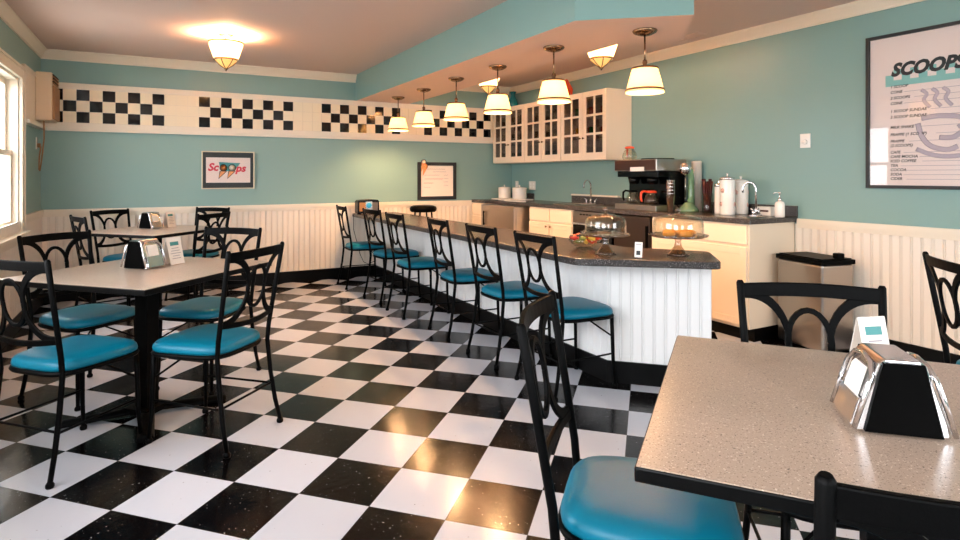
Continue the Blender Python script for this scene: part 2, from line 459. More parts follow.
# ------------------------------------------------------------------ chairs
def make_chair():
    t = thing('bistro_chair', 'x', 'chair')
    SW, SF = .172, .198
    # seat cushion
    mb = MB(); N = 40
    def outline(s):
        pts = []
        for k in range(N):
            a = 2*PI*k/N; c, d = math.cos(a), math.sin(a)
            e = 2/4.2
            x = math.copysign(abs(c)**e, c)*.205; y = math.copysign(abs(d)**e, d)
            hw = .215-(.205-x)/.41*.035
            if x > .12: hw -= (x-.12)**2*1.2
            pts.append((x*s, y*hw*s))
        return pts
    rings = []
    for s, z in ((.95, .432), (.99, .437), (1.0, .448), (.985, .461), (.94, .472), (.84, .480), (.65, .485), (.4, .487)):
        rings.append([mb.bm.verts.new((x, y, z)) for x, y in outline(s)])
    for A, B in zip(rings, rings[1:]):
        for k in range(N): mb.face([A[k], A[(k+1) % N], B[(k+1) % N], B[k]], M_vinyl, True)
    mb.face(rings[0][::-1], M_vinyl); mb.face(rings[-1], M_vinyl, True)
    mb.build('seat', t)
    mb = MB()
    o = outline(.985)
    mb.tube([(x, y, .424) for x, y in o]+[(o[0][0], o[0][1], .424)], .010, M_black, 6)
    mb.bx(-.012+.0, .012, -.19, .19, .412, .426, M_black)
    mb.build('seat_frame', t)
    for sg in (1, -1):
        # rear leg carries on up as the back post
        mb = MB()
        mb.tube([(-.262, sg*.197, .018), (-.238, sg*.19, .12), (-.215, sg*.184, .26), (-.198, sg*.181, .42), (-.205, sg*.183, .5), (-.235, sg*.190, .68), (-.274, sg*.200, .910), (-.275, sg*.2002, .918)],
                [.0105, .011, .0115, .0115, .0115, .0115, .0115, .007], M_black, 10)
        l = mb.build('leg', t)
        f = MB(); f.lathe([(.0, 0), (.014, 0), (.0165, .005), (.0165, .014), (.012, .022), (.009, .024)], (-.262, sg*.197, 0), M_black, 12); f.build('foot', l)
        mb = MB()
        mb.tube([(.168, sg*.172, .42), (.172, sg*.174, .3), (.176, sg*.177, .14), (.186, sg*.183, .018)], [.0115, .0115, .0105, .0095], M_black, 10)
        l = mb.build('leg', t)
        f = MB(); f.lathe([(.0, 0), (.014, 0), (.0165, .005), (.0165, .014), (.012, .022), (.009, .024)], (.186, sg*.183, 0), M_black, 12); f.build('foot', l)
        mb = MB(); mb.tube([(-.223, sg*.186, .2), (.175, sg*.176, .2)], .0055, M_black, 6); mb.build('stretcher', t)
    mb = MB(); mb.tube([(-.223, -.186, .205), (-.223, .186, .205)], .0055, M_black, 6); mb.build('stretcher', t)
    mb = MB(); mb.tube([(.172, -.174, .3), (.06, 0, .415)], .005, M_black, 6); mb.tube([(.172, .174, .3), (.06, 0, .415)], .005, M_black, 6); mb.build('brace', t)
    # back: plane leaning with the posts
    def bp(s, z):
        x = -.205-(z-.5)*.168 if z > .5 else -.205
        bow = .028*(1-(s/.19)**2)
        return Vector((x-bow, s, z))
    def hw(z): return .183+(z-.5)*.04
    def ribbon(mb, pts, w, th, closed=False):
        """flat bar in the back plane: pts = (s,z); w in-plane width (number or list)"""
        n = len(pts); rows = []
        for i, (a, z) in enumerate(pts):
            if closed: q0, q1 = pts[i-1], pts[(i+1) % n]
            else: q0, q1 = pts[max(0, i-1)], pts[min(n-1, i+1)]
            tx, tz = q1[0]-q0[0], q1[1]-q0[1]; L = math.hypot(tx, tz); nx, nz = -tz/L, tx/L
            ww = (w[i] if isinstance(w, list) else w)/2
            row = []
            for sgn, dx in ((1, th/2), (-1, th/2), (-1, -th/2), (1, -th/2)):
                v = bp(a+nx*ww*sgn, z+nz*ww*sgn); v.x += dx; row.append(mb.bm.verts.new(v))
            rows.append(row)
        for i in range(n if closed else n-1):
            A, B = rows[i], rows[(i+1) % n]
            for k in range(4): mb.face([A[k], A[(k+1) % 4], B[(k+1) % 4], B[k]], M_black)
        if not closed: mb.face(rows[0][::-1], M_black); mb.face(rows[-1], M_black)
    mb = MB(); z = .887
    ribbon(mb, [(hw(z)*(-1+2*i/12), z+.004*math.cos(PI*(i/12-.5))) for i in range(13)], .042, .013)
    mb.build('top_rail', t, bevel=.003)
    mb = MB(); z = .575
    ribbon(mb, [(hw(z)*(-1+2*i/12), z-.014*math.sin(PI*i/12)) for i in range(13)], .026, .013)
    mb.build('lower_rail', t, bevel=.003)
    mb = MB()
    zc, W = .732, .058
    for sg in (1, -1):
        for top in (1, 0):
            hh = (.879-zc) if top else (zc-.580); S = hw(.879 if top else .58)-.012
            pts, wd = [], []
            for i in range(11):
                q = PI/2*i/10
                pts.append((sg*(S-(S-W)*math.cos(PI/2-q)), zc+(1 if top else -1)*hh*(1-(1-math.cos(q))*1.0)))
                wd.append(.034-.018*(i/10))
            # quarter ellipse: flat at the rail, upright at the waist
            ribbon(mb, pts, wd, .011)
    ribbon(mb, [(.062*math.cos(2*PI*k/24), .732+.096*math.sin(2*PI*k/24)) for k in range(24)], .017, .012, True)
    mb.build('back_scroll', t, bevel=.002, bseg=1)
    return t
chair0 = make_chair(); used = []
def chair(x, y, deg, label, group):
    c = chair0 if not used else copy_tree(chair0)
    used.append(1)
    return place(c, (x, y, 0), R(deg), label, group)
GT = 'black iron chairs with teal seats around the tables'
GC = 'black iron chairs with teal seats along the counter'
bar = [(2.21, 2.84, 0, 'iron chair with teal seat at the counter, nearest the bend'),
       (2.21, 3.48, 0, 'iron chair with teal seat at the counter, second from the bend'),
       (2.215, 4.17, -3, 'iron chair with teal seat at the counter, third from the bend'),
       (2.15, 4.97, 1, 'iron chair with teal seat at the counter, fourth from the bend'),
       (2.18, 5.72, 6, 'iron chair with teal seat at the counter, second from the far wall'),
       (2.10, 6.50, -2, 'iron chair with teal seat beside the radio, nearest the far wall')]
for x, y, d, l in bar: chair(x, y, d, l, GC)
tb = [(-.33, 3.19, 44, 'iron chair at left front table, cut off by left edge of photo'),
      (.225, 3.13, 135, 'iron chair at left front table, nearest the open checkered floor'),
      (-.355, 4.0, -50, 'iron chair at left front table, between the table and the window'),
      (.255, 3.9, -131, 'iron chair at left front table, on the side facing the rear table and counter'),
      (.263, 6.0, 135, 'iron chair at the rear table, on its near right side'),
      (.335, 6.62, -133, 'iron chair at the rear table, far right with back to the far wall'),
      (-.235, 6.62, -48, 'iron chair at the rear table, far left with back to the far wall'),
      (-.335, 5.97, 20, 'iron chair at the rear table, on its near left side by the window'),
      (1.064, 1.062, -46, 'iron chair with bright teal seat at the front right table, in the open floor'),
      (1.62, .92, -133, 'iron chair behind the front right table, in front of the trash can'),
      (.995, .475, 50, 'iron chair at bottom right corner, its back rail against the near table edge'),
      (3.05, 1.0, -45, 'iron chair against the right wall below the menu poster')]
for x, y, d, l in tb: chair(x, y, d, l, GT)

# ------------------------------------------------------------------ tables
def make_table():
    t = thing('cafe_table', 'x', 'table')
    mb = MB(); mb.box((0, 0, .746), (.894, .894, .026), M_tableE)
    mb.build('table_edge', t, bevel=.003)
    mb = MB(); mb.box((0, 0, .7595), (.888, .888, .003), M_tableW); mb.build('tabletop', t)
    mb = MB(); mb.box((0, 0, .385), (.08, .08, .69), M_black); mb.build('column', t, bevel=.004)
    mb = MB()
    for k in range(4):
        a = PI/4+k*PI/2; c, s = math.cos(a), math.sin(a)
        mb.tube([(c*.03, s*.03, .03), (c*.2, s*.2, .024), (c*.36, s*.36, .019), (c*.385, s*.385, .018)], .02, M_black, 10, flat=(.038, .018), up=(0, 0, 1))
    mb.box((0, 0, .035), (.16, .16, .03), M_black, rz=0)
    mb.build('base', t, bevel=.003)
    mb = MB()
    mb.box((0, 0, .726), (.5, .06, .012), M_black); mb.box((0, 0, .726), (.06, .5, .012), M_black)
    mb.build('top_bracket', t)
    return t
tab = make_table()
place(tab, (-.05, 3.52, 0), R(45), 'square speckled table in front of the left window, with napkin dispenser and menu card', 'square cafe tables')
t2 = copy_tree(tab); place(t2, (-.02, 6.09, 0), R(45), 'square table farthest back by the beadboard wall, behind the left front table', 'square cafe tables')
t3 = copy_tree(tab); place(t3, (1.343, .670, 0), R(-52), 'speckled table at the lower right, nearest the camera', 'square cafe tables')

# napkin dispensers
def make_disp():
    t = thing('napkin_dispenser', 'x', 'napkin dispenser', group='chrome napkin dispensers')
    # local: +x = front napkin side, y = width; black trapezoid sides at y = +-
    prof = [(-.078, .004), (.078, .004), (.0745, .03), (.040, .142), (.030, .152), (-.030, .152), (-.040, .142), (-.0745, .03)]
    mb = MB(); inner = [(-.064, .006), (.064, .006), (.034, .1465), (-.034, .1465)]
    mb.prism(inner, -.066, -.060, M_bplastic, axis='y'); mb.prism(inner, .060, .066, M_bplastic, axis='y')
    mb.build('side_panel', t)
    mb = MB(); mb.prism(prof, -.060, .060, M_chrome, axis='y')
    mb.build('housing', t, bevel=.004, bseg=3)
    for sg in (1, -1):
        # face plate bowed outwards with an opening
        mb = MB()
        def P(u, v, d=0):  # u along y, v up the slanted face
            x0, z0, x1, z1 = .0795, .012, .043, .143
            return Vector((sg*(x0+(x1-x0)*v+d), u, z0+(z1-z0)*v))
        def ring(s0, s1, v0, v1, d): return [P(s0, v0, d), P(s1, v0, d), P(s1, v1, d), P(s0, v1, d)]
        mb.tube([P(.066*c, v, .003) for c, v in ((-1, 0), (-1, .5), (-.95, .8), (-.6, .97), (0, 1.02), (.6, .97), (.95, .8), (1, .5), (1, 0))], .005, M_chrome, 8)
        vs = [mb.bm.verts.new(p) for p in ring(-.05, .05, .0, .42, .006)]; mb.face(vs, M_chrome)
        vs2 = [mb.bm.verts.new(p) for p in ring(-.05, .05, .0, .42, .002)]; mb.face(vs2[::-1], M_chrome)
        for i in range(4): mb.face([vs[i], vs[(i+1) % 4], vs2[(i+1) % 4], vs2[i]], M_chrome)
        mb.build('face_plate', t)
        mb = MB()
        a = [mb.bm.verts.new(p) for p in ring(-.032, .032, .42, .86, .001)]; b = [mb.bm.verts.new(p) for p in ring(-.032, .032, .42, .80, .006)]
        mb.face(b, M_paper); mb.face(a[::-1], M_paper)
        for i in range(4): mb.face([a[i], a[(i+1) % 4], b[(i+1) % 4], b[i]], M_paper)
        mb.build('napkin', t)
    return t
dd = make_disp()
dd.scale = (1, 1, .95)
place(dd, (1.282, .632, .761), R(136), 'chrome napkin dispenser with black side on the near speckled table')
d2 = copy_tree(dd); d2.scale = (1, 1, 1); place(d2, (-.065, 3.585, .761), R(-45), 'chrome napkin dispenser on the left front table')
d3 = copy_tree(dd); d3.scale = (1, 1, 1); place(d3, (-.06, 6.22, .761), R(-45), 'chrome napkin dispenser on the rear table')

def tent(loc, rz, label, h=.15, w=.10):
    t = thing('table_tent', label, 'table card', loc, rz, 'white menu cards standing on tables')
    mb = MB()
    for sg in (1, -1):
        X = Matrix.Translation((sg*.022, 0, h/2)) @ Matrix.Rotation(-sg*math.atan2(.022, h/2), 4, 'Y')
        X = Matrix.Translation((sg*.0175, 0, h/2*.985)) @ Matrix.Rotation(-sg*R(13), 4, 'Y')
        mb.box((0, 0, 0), (.0012, w, h), M_paper, mtx=X)
    mb.build('card', t)
    mb = MB()
    for sg in (1, -1):
        X = Matrix.Translation((sg*.0175, 0, h/2*.985)) @ Matrix.Rotation(-sg*R(13), 4, 'Y')
        mb.box((0, 0, 0), (.0003, w*.6, h*.14), M_tealink, mtx=X @ Matrix.Translation((sg*.0008, 0, h*.27)))
        for k in range(5):
            mb.box((0, 0, 0), (.0003, w*(.5+.12*(k % 3)), .003), M_grey, mtx=X @ Matrix.Translation((sg*.0008, 0, h*(.1-k*.095))))
    mb.build('print', t)
    return t
tent((.075, 3.665, .7615), R(-45), 'white menu card beside the napkin dispenser on the left front table')
tent((.10, 6.32, .7615), R(-45), 'white menu card beside the napkin dispenser on the rear table')
tent((1.565, .815, .7615), R(250), 'white menu card behind the napkin dispenser on the near table', .145, .075)

# ------------------------------------------------------------------ peninsula
t = thing('breakfast_bar', 'white beadboard peninsula below the dark counter, with black kick board', 'counter base', (0, 0, 0))
BP = [(2.42, YF-.03), (2.42, 2.75), (2.85, 2.33), (2.955, 2.44), (2.64, 2.84), (2.64, YF-.03)]
mb = MB()
core = [(2.432, YF-.03), (2.432, 2.755), (2.85, 2.347), (2.945, 2.44), (2.63, 2.83), (2.63, YF-.03)]
mb.prism(core, 0, .748, M_penbead)
mb.build('body', t)
mb = MB()
def bead2(mb, a, b):
    bead(mb, a, b, .13, .748, .062, M_penbead)
bead2(mb, (2.432, YF-.03), (2.432, 2.755)); bead2(mb, (2.432, 2.755), (2.85, 2.347))
mb.build('beadboard', t, recalc=False)
mb = MB()
for a, b in (((2.42, YF-.03), (2.42, 2.75)), ((2.42, 2.75), (2.845, 2.335)), ((2.845, 2.335), (2.96, 2.45))):
    a = Vector(a); b = Vector(b); d = (b-a).normalized(); n = Vector((d.y, -d.x)); L = (b-a).length
    c = (a+b)/2+n*.006
    mb.box((c.x, c.y, .065), (L+.012, .012, .13), M_blackbase, rz=math.atan2(d.y, d.x))
mb.build('kick_board', t)
mb = MB()
def rounded(poly, rad, idx, n=6):
    out = []
    for i, p in enumerate(poly):
        if i not in idx: out.append(p); continue
        p = Vector(p); a = Vector(poly[i-1]); b = Vector(poly[(i+1) % len(poly)]); r = rad
        u = (a-p).normalized()*r; v = (b-p).normalized()*r
        for k in range(n+1):
            s = k/n; q = (p+u)*(1-s)**2+p*2*s*(1-s)+(p+v)*s*s; out.append((q.x, q.y))
    return out
CT = rounded([(2.115, YF-.03), (2.07, 2.62), (2.67, 2.13), (2.985, 2.475), (2.69, 2.88), (2.68, YF-.03)], .05, (1, 2, 3), 5)
mb.prism(CT, .748, .79, M_counter, M_cedge)
ct = tag(mb.build('countertop', bevel=.006), 'dark brown speckled countertop of the peninsula, with bent rounded end', 'countertop')

# things on the peninsula
def cake_stand(loc, r, label, pastry, h=.11):
    t = thing('cake_stand', label, 'cake stand', loc, 0, 'glass domed cake stands')
    mb = MB()
    mb.lathe([(.0, 0), (.062, 0), (.064, .006), (.05, .014), (.022, .05), (.016, .08), (.026, .1), (.0, .104)], (0, 0, 0), M_stand, 28)
    mb.build('foot', t)
    mb = MB(); mb.lathe([(.0, .104), (r*.9, .106), (r, .112), (r+.004, .120), (r, .121), (r*.93, .114), (.0, .112)], (0, 0, 0), M_stand, 40); mb.build('plate', t)
    rd = r*.86
    mb = MB()
    outp = [(rd, .117), (rd*1.0, .16), (rd*.985, .117+h*.72), (rd*.93, .117+h*.88), (rd*.8, .117+h*.97), (rd*.5, .117+h*1.06), (.012, .117+h*1.12)]
    mb.lathe(outp+[(.01, .117+h*1.12-.004)]+[(max(.008, a-.004), z-.004 if z > .13 else z) for a, z in outp[-2::-1]], (0, 0, 0), M_dome, 40, cap=False)
    d = mb.build('dome', t)
    mb = MB(); z = .117+h*1.11; mb.lathe([(.012, z), (.008, z+.008), (.016, z+.018), (.018, z+.026), (.012, z+.035), (0, z+.038)], (0, 0, 0), M_stand, 16); mb.build('knob', d)
    return t
cake_stand((2.35, 2.69, .79), .14, 'glass cake stand with clear dome, left one on the counter', None)
cake_stand((2.69, 2.45, .79), .165, 'wider glass cake stand with dome over golden pastries, right one at counter end', 1)
for k, (dx, dy) in enumerate(((-.05, .01), (.01, -.045), (.035, .03), (-.01, .06), (.075, -.02))):
    mb = MB(); mb.tube([(.03*math.cos(a), .024*math.sin(a), .012) for a in [PI*.1+i*PI*1.5/8 for i in range(9)]], [.008, .013, .017, .019, .02, .019, .017, .013, .008], M_pastry, 8)
    o = mb.build('pastry', loc=(2.69+dx, 2.45+dy, .905)); o.rotation_euler = (0, 0, k*1.3)
    tag(o, 'golden pastry under the right glass dome', 'pastry', 'golden pastries under the dome')
# candy bowl
t = thing('candy_bowl', 'clear glass bowl of wrapped candy behind the left cake stand', 'bowl', (2.42, 2.97, .79))
mb = MB(); mb.lathe([(.0, 0), (.05, 0), (.055, .006), (.085, .03), (.11, .06), (.107, .06), (.08, .033), (.05, .012), (0, .01)], (0, 0, 0), M_dome, 28); mb.build('bowl', t)
cols = [M_orange, mat('candy_red', (180, 40, 30), .3), mat('candy_yellow', (220, 180, 70), .3), mat('candy_dark', (30, 24, 30), .3), mat('candy_green', (120, 130, 60), .3)]
k = 0
for lay, (n, rr, z) in enumerate(((6, .052, .835), (9, .082, .858), (5, .04, .87), (1, 0, .89))):
    for i in range(n):
        a = 2*PI*i/n+lay*.4
        mb = MB(); mb.ball((0, 0, 0), .018, cols[(k*3+lay) % 5], 10, .75)
        for sg in (1, -1): mb.lathe([(.004, .014), (.011, .026)], (0, 0, 0), cols[(k*3+lay) % 5], 8, mtx=Matrix.Rotation(sg*PI/2, 4, 'Y'))
        o = mb.build('candy', loc=(2.42+rr*math.cos(a), 2.97+rr*math.sin(a), z)); o.rotation_euler = (.2*i, 0, a*1.7)
        tag(o, 'wrapped candy piled in the glass bowl on the counter', 'candy', 'wrapped candies in the glass bowl'); k += 1
# small sign holder
t = thing('sign_holder', 'small white card in a clear stand between the two cake stands', 'card holder', (2.39, 2.46, .79), R(212))
mb = MB(); mb.bx(-.02, .03, -.022, .022, 0, .004, M_dome); mb.build('stand', t)
mb = MB(); mb.box((0, 0, .05), (.004, .042, .085), M_paper, mtx=Matrix.Translation((.0, 0, .047)) @ Matrix.Rotation(R(-10), 4, 'Y')); mb.build('card', t)
mb = MB(); X = Matrix.Translation((.0, 0, .047)) @ Matrix.Rotation(R(-10), 4, 'Y')
mb.box((0, 0, 0), (.001, .022, .024), M_ink, mtx=X @ Matrix.Translation((.0028, 0, -.018))); mb.build('printed_square', t)
mb = MB(); mb.box((0, 0, 0), (.001, .03, .004), M_grey, mtx=X @ Matrix.Translation((.0028, 0, .028)))
mb.build('print', t)
# radio
t = thing('radio', 'retro black radio at the far end of the counter by the wall', 'radio', (2.245, 6.86, .79), R(0))
prof = [(-.13, .01), (.13, .01), (.135, .02), (.135, .15), (.12, .17), (0, .18), (-.12, .17), (-.135, .15), (-.135, .02)]
mb = MB(); mb.prism(prof, -.06, .06, M_gloss_black, axis='y'); mb.build('case', t, bevel=.006)
mb = MB(); mb.bx(-.115, -.04, -.066, -.06, .035, .14, M_tan); mb.build('speaker_grille', t)
mb = MB(); mb.bx(.045, .115, -.066, -.06, .035, .14, mat('grey_grille', (95, 88, 84), .5)); mb.build('speaker_grille', t)
mb = MB(); mb.bx(-.038, .043, -.066, -.06, .05, .15, M_chrome)
mb.lathe([(.034, 0), (.034, .005), (0, .006)], (0, 0, 0), mat('dial_teal', (40, 130, 160), .3, emit=(60, 150, 180), estr=.15), 20, mtx=Matrix.Translation((.002, -.066, .105)) @ Matrix.Rotation(PI/2, 4, 'X')); mb.build('dial', t)
for sx in (-.03, .035):
    mb = MB(); mb.lathe([(.011, 0), (.011, .012), (0, .013)], (0, 0, 0), M_chrome, 14, mtx=Matrix.Translation((sx, -.066, .035)) @ Matrix.Rotation(PI/2, 4, 'X')); mb.build('knob', t)
for sx in (-.1, .1):
    for sy in (-.035, .035):
        mb = MB(); mb.cyl((sx, sy, 0), .012, .012, M_bplastic, 10); mb.build('foot', t)
mb = MB(); mb.tube([(2.12, 6.92, .797), (2.098, 6.9, .795), (2.09, 6.9, .77), (2.09, 6.9, .6), (2.13, 6.9, .45), (2.17, 6.9, .3), (2.22, 6.92, .2), (2.3, 6.97, .16), (2.405, 6.99, .2)], .0035, M_bplastic, 6)
under(mb.build('power_cord'), t, 'thin black cord hanging over the counter edge')
# black stool behind the counter
t = thing('round_stool', 'black stool with padded round seat behind the counter', 'stool', (2.94, 6.75, 0))
mb = MB(); mb.lathe([(0, .80), (.15, .80), (.165, .815), (.17, .84), (.16, .865), (.13, .878), (0, .882)], (0, 0, 0), M_bplastic, 32); mb.build('seat', t)
for k in range(4):
    a = PI/4+k*PI/2; c, s = math.cos(a), math.sin(a); mb = MB(); mb.tube([(c*.11, s*.11, .8), (c*.19, s*.19, .0)], .012, M_black, 8); mb.build('leg', t)
mb = MB(); mb.tube([(.168*math.cos(2*PI*k/24), .168*math.sin(2*PI*k/24), .25) for k in range(25)], .008, M_chrome, 6); mb.build('foot_ring', t)

# ------------------------------------------------------------------ back counter along the right wall
CF, CZ = 3.87, .93     # counter front edge, height
def base_unit(name, label, y0, y1, cols_, xf=3.90, mirror=False, depth=None, group='white base cabinets'):
    t = thing(name, label, 'cabinet', (0, 0, 0), 0, group)
    mb = MB(); mb.bx(xf, XR-.003, y0, y1, .10, CZ-.04, M_white); mb.build('body', t, bevel=.003)
    mb = MB(); mb.bx(xf+.06, XR-.003, y0+.005, y1-.005, 0, .10, M_blackbase); mb.build('toe_kick', t)
    w = (y1-y0)/cols_
    for k in range(cols_):
        a, b = y0+k*w+.012, y0+(k+1)*w-.012
        mb = MB(); mb.bx(xf-.018, xf, a, b, CZ-.195, CZ-.055, M_white); d = mb.build('drawer', t, bevel=.004)
        mb = MB(); mb.bx(xf-.018, xf, a, b, .125, CZ-.215, M_white)
        mb.bx(xf-.022, xf-.018, a, a+.055, .125, CZ-.215, M_white); mb.bx(xf-.022, xf-.018, b-.055, b, .125, CZ-.215, M_white)
        mb.bx(xf-.022, xf-.018, a+.055, b-.055, .125, .18, M_white); mb.bx(xf-.022, xf-.018, a+.055, b-.055, CZ-.27, CZ-.215, M_white)
        o = mb.build('door', t, bevel=.002)
        if cols_ > 1:
            kb = MB(); yy = b-.03 if k == 0 else a+.03
            kb.lathe([(.005, 0), (.005, .012), (.012, .018), (.012, .024), (0, .027)], (0, 0, 0), M_bronze, 12, mtx=Matrix.Translation((xf-.022, yy, CZ-.25)) @ Matrix.Rotation(-PI/2, 4, 'Y')); kb.build('knob', o)
    return t
base_unit('base_cabinet', 'white base cabinet at the right end of the back counter beside the trash can', 2.872, 3.84, 1)
base_unit('base_cabinet', 'white base cabinet with two drawers left of the dishwasher', 4.97, 5.79, 2)
base_unit('base_cabinet', 'white base cabinet in the far corner left of the steel freezer', 6.68, 7.04, 1, xf=3.80)
# dishwasher and compact refrigerator
t = thing('dishwasher', 'black dishwasher with chrome handle under the back counter', 'dishwasher')
mb = MB(); mb.bx(3.90, XR-.02, 4.345, 4.955, .0, CZ-.045, M_bplastic); mb.build('body', t)
mb = MB(); mb.bx(3.875, 3.899, 4.35, 4.95, .12, .74, M_gloss_black); d = mb.build('door', t, bevel=.004)
mb = MB(); mb.tube([(3.852, 4.38, .755), (3.852, 4.92, .755)], .010, M_chrome, 10); mb.bx(3.852, 3.879, 4.385, 4.40, .747, .763, M_chrome); mb.bx(3.852, 3.879, 4.90, 4.915, .747, .763, M_chrome); mb.build('handle', t)
mb = MB(); mb.bx(3.878, 3.899, 4.35, 4.95, .745, CZ-.05, M_steel)
for k in range(9): mb.bx(3.876, 3.878, 4.40+k*.05, 4.435+k*.05, .845, .858, M_bplastic)
mb.build('control_panel', t)
t = thing('compact_refrigerator', 'black compact refrigerator between dishwasher and right base cabinet', 'refrigerator')
mb = MB(); mb.bx(3.92, XR-.02, 3.86, 4.33, .0, CZ-.05, M_bplastic); mb.build('body', t)
mb = MB(); mb.bx(3.885, 3.918, 3.865, 4.325, .06, CZ-.055, mat('black_door', (42, 30, 24), .35)); d = mb.build('door', t, bevel=.006)
mb = MB(); mb.bx(3.868, 3.884, 3.88, 3.90, .45, .80, M_bplastic); mb.build('handle', d)
# steel freezer
t = thing('undercounter_freezer', 'stainless steel undercounter freezer standing out from the back counter', 'freezer')
mb = MB(); mb.bx(3.75, 4.40, 5.86, 6.66, .03, CZ-.045, M_steel); mb.build('body', t, bevel=.004)
mb = MB(); mb.bx(3.718, 3.748, 5.865, 6.655, .12, CZ-.05, M_steel); d = mb.build('door', t, bevel=.004)
mb = MB(); mb.tube([(3.70, 6.56, .62), (3.70, 6.56, .80)], .009, M_bplastic, 8); mb.bx(3.70, 3.718, 6.553, 6.567, .63, .64, M_bplastic); mb.bx(3.70, 3.718, 6.553, 6.567, .78, .79, M_bplastic); mb.build('handle', d)
for x in (3.8, 4.35):
    for y in (5.9, 6.62):
        mb = MB(); mb.cyl((x, y, 0), .02, .03, M_bplastic, 12); mb.build('foot', t)
mb = MB()
cp = [(CF, 2.845), (XR-.002, 2.845), (XR-.002, YF-.03), (3.78, YF-.03), (3.78, 6.665), (CF, 6.665)]
mb.prism(cp, CZ-.04, CZ, M_counter, M_cedge)
t = tag(mb.build('countertop', bevel=.006), 'dark speckled countertop along the right wall under the glass cabinets', 'countertop')
for y0, y1 in ((2.845, 5.68), (6.5, YF-.03)):
    b = MB(); b.bx(XR-.022, XR-.002, y0, y1, CZ, CZ+.085, M_cedge); b.build('backsplash', t, bevel=.003)
b = MB(); b.bx(XR-.045, XR-.002, 4.85, 5.66, CZ+.085, CZ+.103, M_cream); tag(b.build('splash_ledge', bevel=.003), 'narrow white ledge on the backsplash behind the left faucet', 'ledge')

# wall cabinets with glass doors
def wall_cab(y0, y1, label):
    t = thing('glass_door_cabinet', label, 'cabinet', (0, 0, 0), 0, 'white glass door wall cabinets')
    x0, x1, z0, z1 = 4.12, XR-.002, 1.42, 2.165; th = .018
    mb = MB()
    mb.bx(x0, x1, y0, y0+th, z0, z1, M_white); mb.bx(x0, x1, y1-th, y1, z0, z1, M_white)
    mb.bx(x0, x1, y0+th, y1-th, z0, z0+th, M_white); mb.bx(x0, x1, y0+th, y1-th, z1-th, z1, M_white)
    mb.bx(x1-.008, x1, y0+th, y1-th, z0+th, z1-th, M_cabin)
    mb.build('body', t, bevel=.002)
    for z in (z0+.255, z0+.49):
        mb = MB(); mb.bx(x0+.02, x1-.008, y0+th, y1-th, z, z+.012, M_cabin); mb.build('shelf', t)
    ym = (y0+y1)/2
    for k, (a, b) in enumerate(((y0+.002, ym-.002), (ym+.002, y1-.002))):
        mb = MB(); f = .058; X0, X1 = x0-.02, x0-.001; zz0, zz1 = z0+.003, z1-.003
        mb.bx(X0, X1, a, a+f, zz0, zz1, M_white); mb.bx(X0, X1, b-f, b, zz0, zz1, M_white)
        mb.bx(X0, X1, a+f, b-f, zz0, zz0+f+.02, M_white); mb.bx(X0, X1, a+f, b-f, zz1-f, zz1, M_white)
        mb.bx(X0+.003, X1-.003, (a+b)/2-.014, (a+b)/2+.014, zz0+f, zz1-f, M_white)
        H = (zz1-f)-(zz0+f+.02)
        for j in (1, 2):
            zc = zz0+f+.02+H*j/3
            mb.bx(X0+.004, X1-.004, a+f, b-f, zc-.012, zc+.012, M_white)
        d = mb.build('door', t)
        g = MB(); g.bx(X0+.008, X0+.011, a+f, b-f, zz0+f+.02, zz1-f, M_cabglass); g.build('glass', d)
        kb = MB(); yy = b-.028 if k == 0 else a+.028
        kb.lathe([(.005, 0), (.005, .01), (.012, .016), (.012, .022), (0, .025)], (0, 0, 0), M_bronze, 12, mtx=Matrix.Translation((X0, yy, z0+.24)) @ Matrix.Rotation(-PI/2, 4, 'Y')); kb.build('knob', d)
    return t
CABS = [(4.68, 5.46), (5.465, 6.215), (6.22, 7.0)]
for (a, b), l in zip(CABS, ('white glass door cabinet nearest the coffee machine, coloured mugs inside', 'middle white glass door cabinet on the right wall', 'white glass door cabinet in the far corner')):
    wall_cab(a, b, l)
# what stands in the cabinets
cupm = [M_orange, mat('mug_green', (60, 130, 80), .25), mat('mug_yellow', (226, 170, 50), .25), mat('mug_red', (170, 50, 30), .25), M_ceramic]
def mug(x, y, z, m, r, h, lab, grp):
    t = thing('mug', lab, 'mug', (x, y, z), rnd.uniform(0, 6), grp)
    mb = MB(); mb.lathe([(0, 0), (r*.85, 0), (r, .012), (r, h), (r-.004, h), (r-.005, .01), (0, .008)], (0, 0, 0), m, 18); mb.build('cup', t)
    mb = MB(); mb.tube([(r-.002, 0, h*.8), (r+.018, 0, h*.75), (r+.024, 0, h*.5), (r+.016, 0, h*.25), (r-.002, 0, h*.2)], .004, m, 6); mb.build('handle', t)
    return t
Z3 = (1.42+.018, 1.42+.267, 1.42+.502)
lv = ('bottom', 'middle', 'top')
cn = ('cabinet nearest the coffee machine',)
k = 0
for lvl, z in enumerate(Z3):
    for j, y in enumerate((4.79, 4.90, 5.04, 5.16, 5.28)):
        c = [(2, 2, 2, 0, 2), (0, 3, 1, 3, 2), (1, 3, 3, 2, 1)][lvl][j]
        nm = ('orange', 'green', 'yellow', 'dark red', 'white')[c]
        mug(4.22+(j % 2)*.05, y, z+.001, cupm[c], .040, (.05, .1, .085)[lvl], '%s mug on %s shelf of the cabinet nearest the coffee machine' % (nm, lv[lvl]), '%s mugs on the %s shelf' % (nm, lv[lvl]))
def tumbler(x, y, z, lab, grp, h=.12):
    mb = MB(); mb.lathe([(0, 0), (.026, 0), (.034, h), (.031, h), (.024, .008), (0, .007)], (0, 0, 0), M_dome, 14)
    return tag(mb.build('tumbler', loc=(x, y, z)), lab, 'glass', grp)
first = None
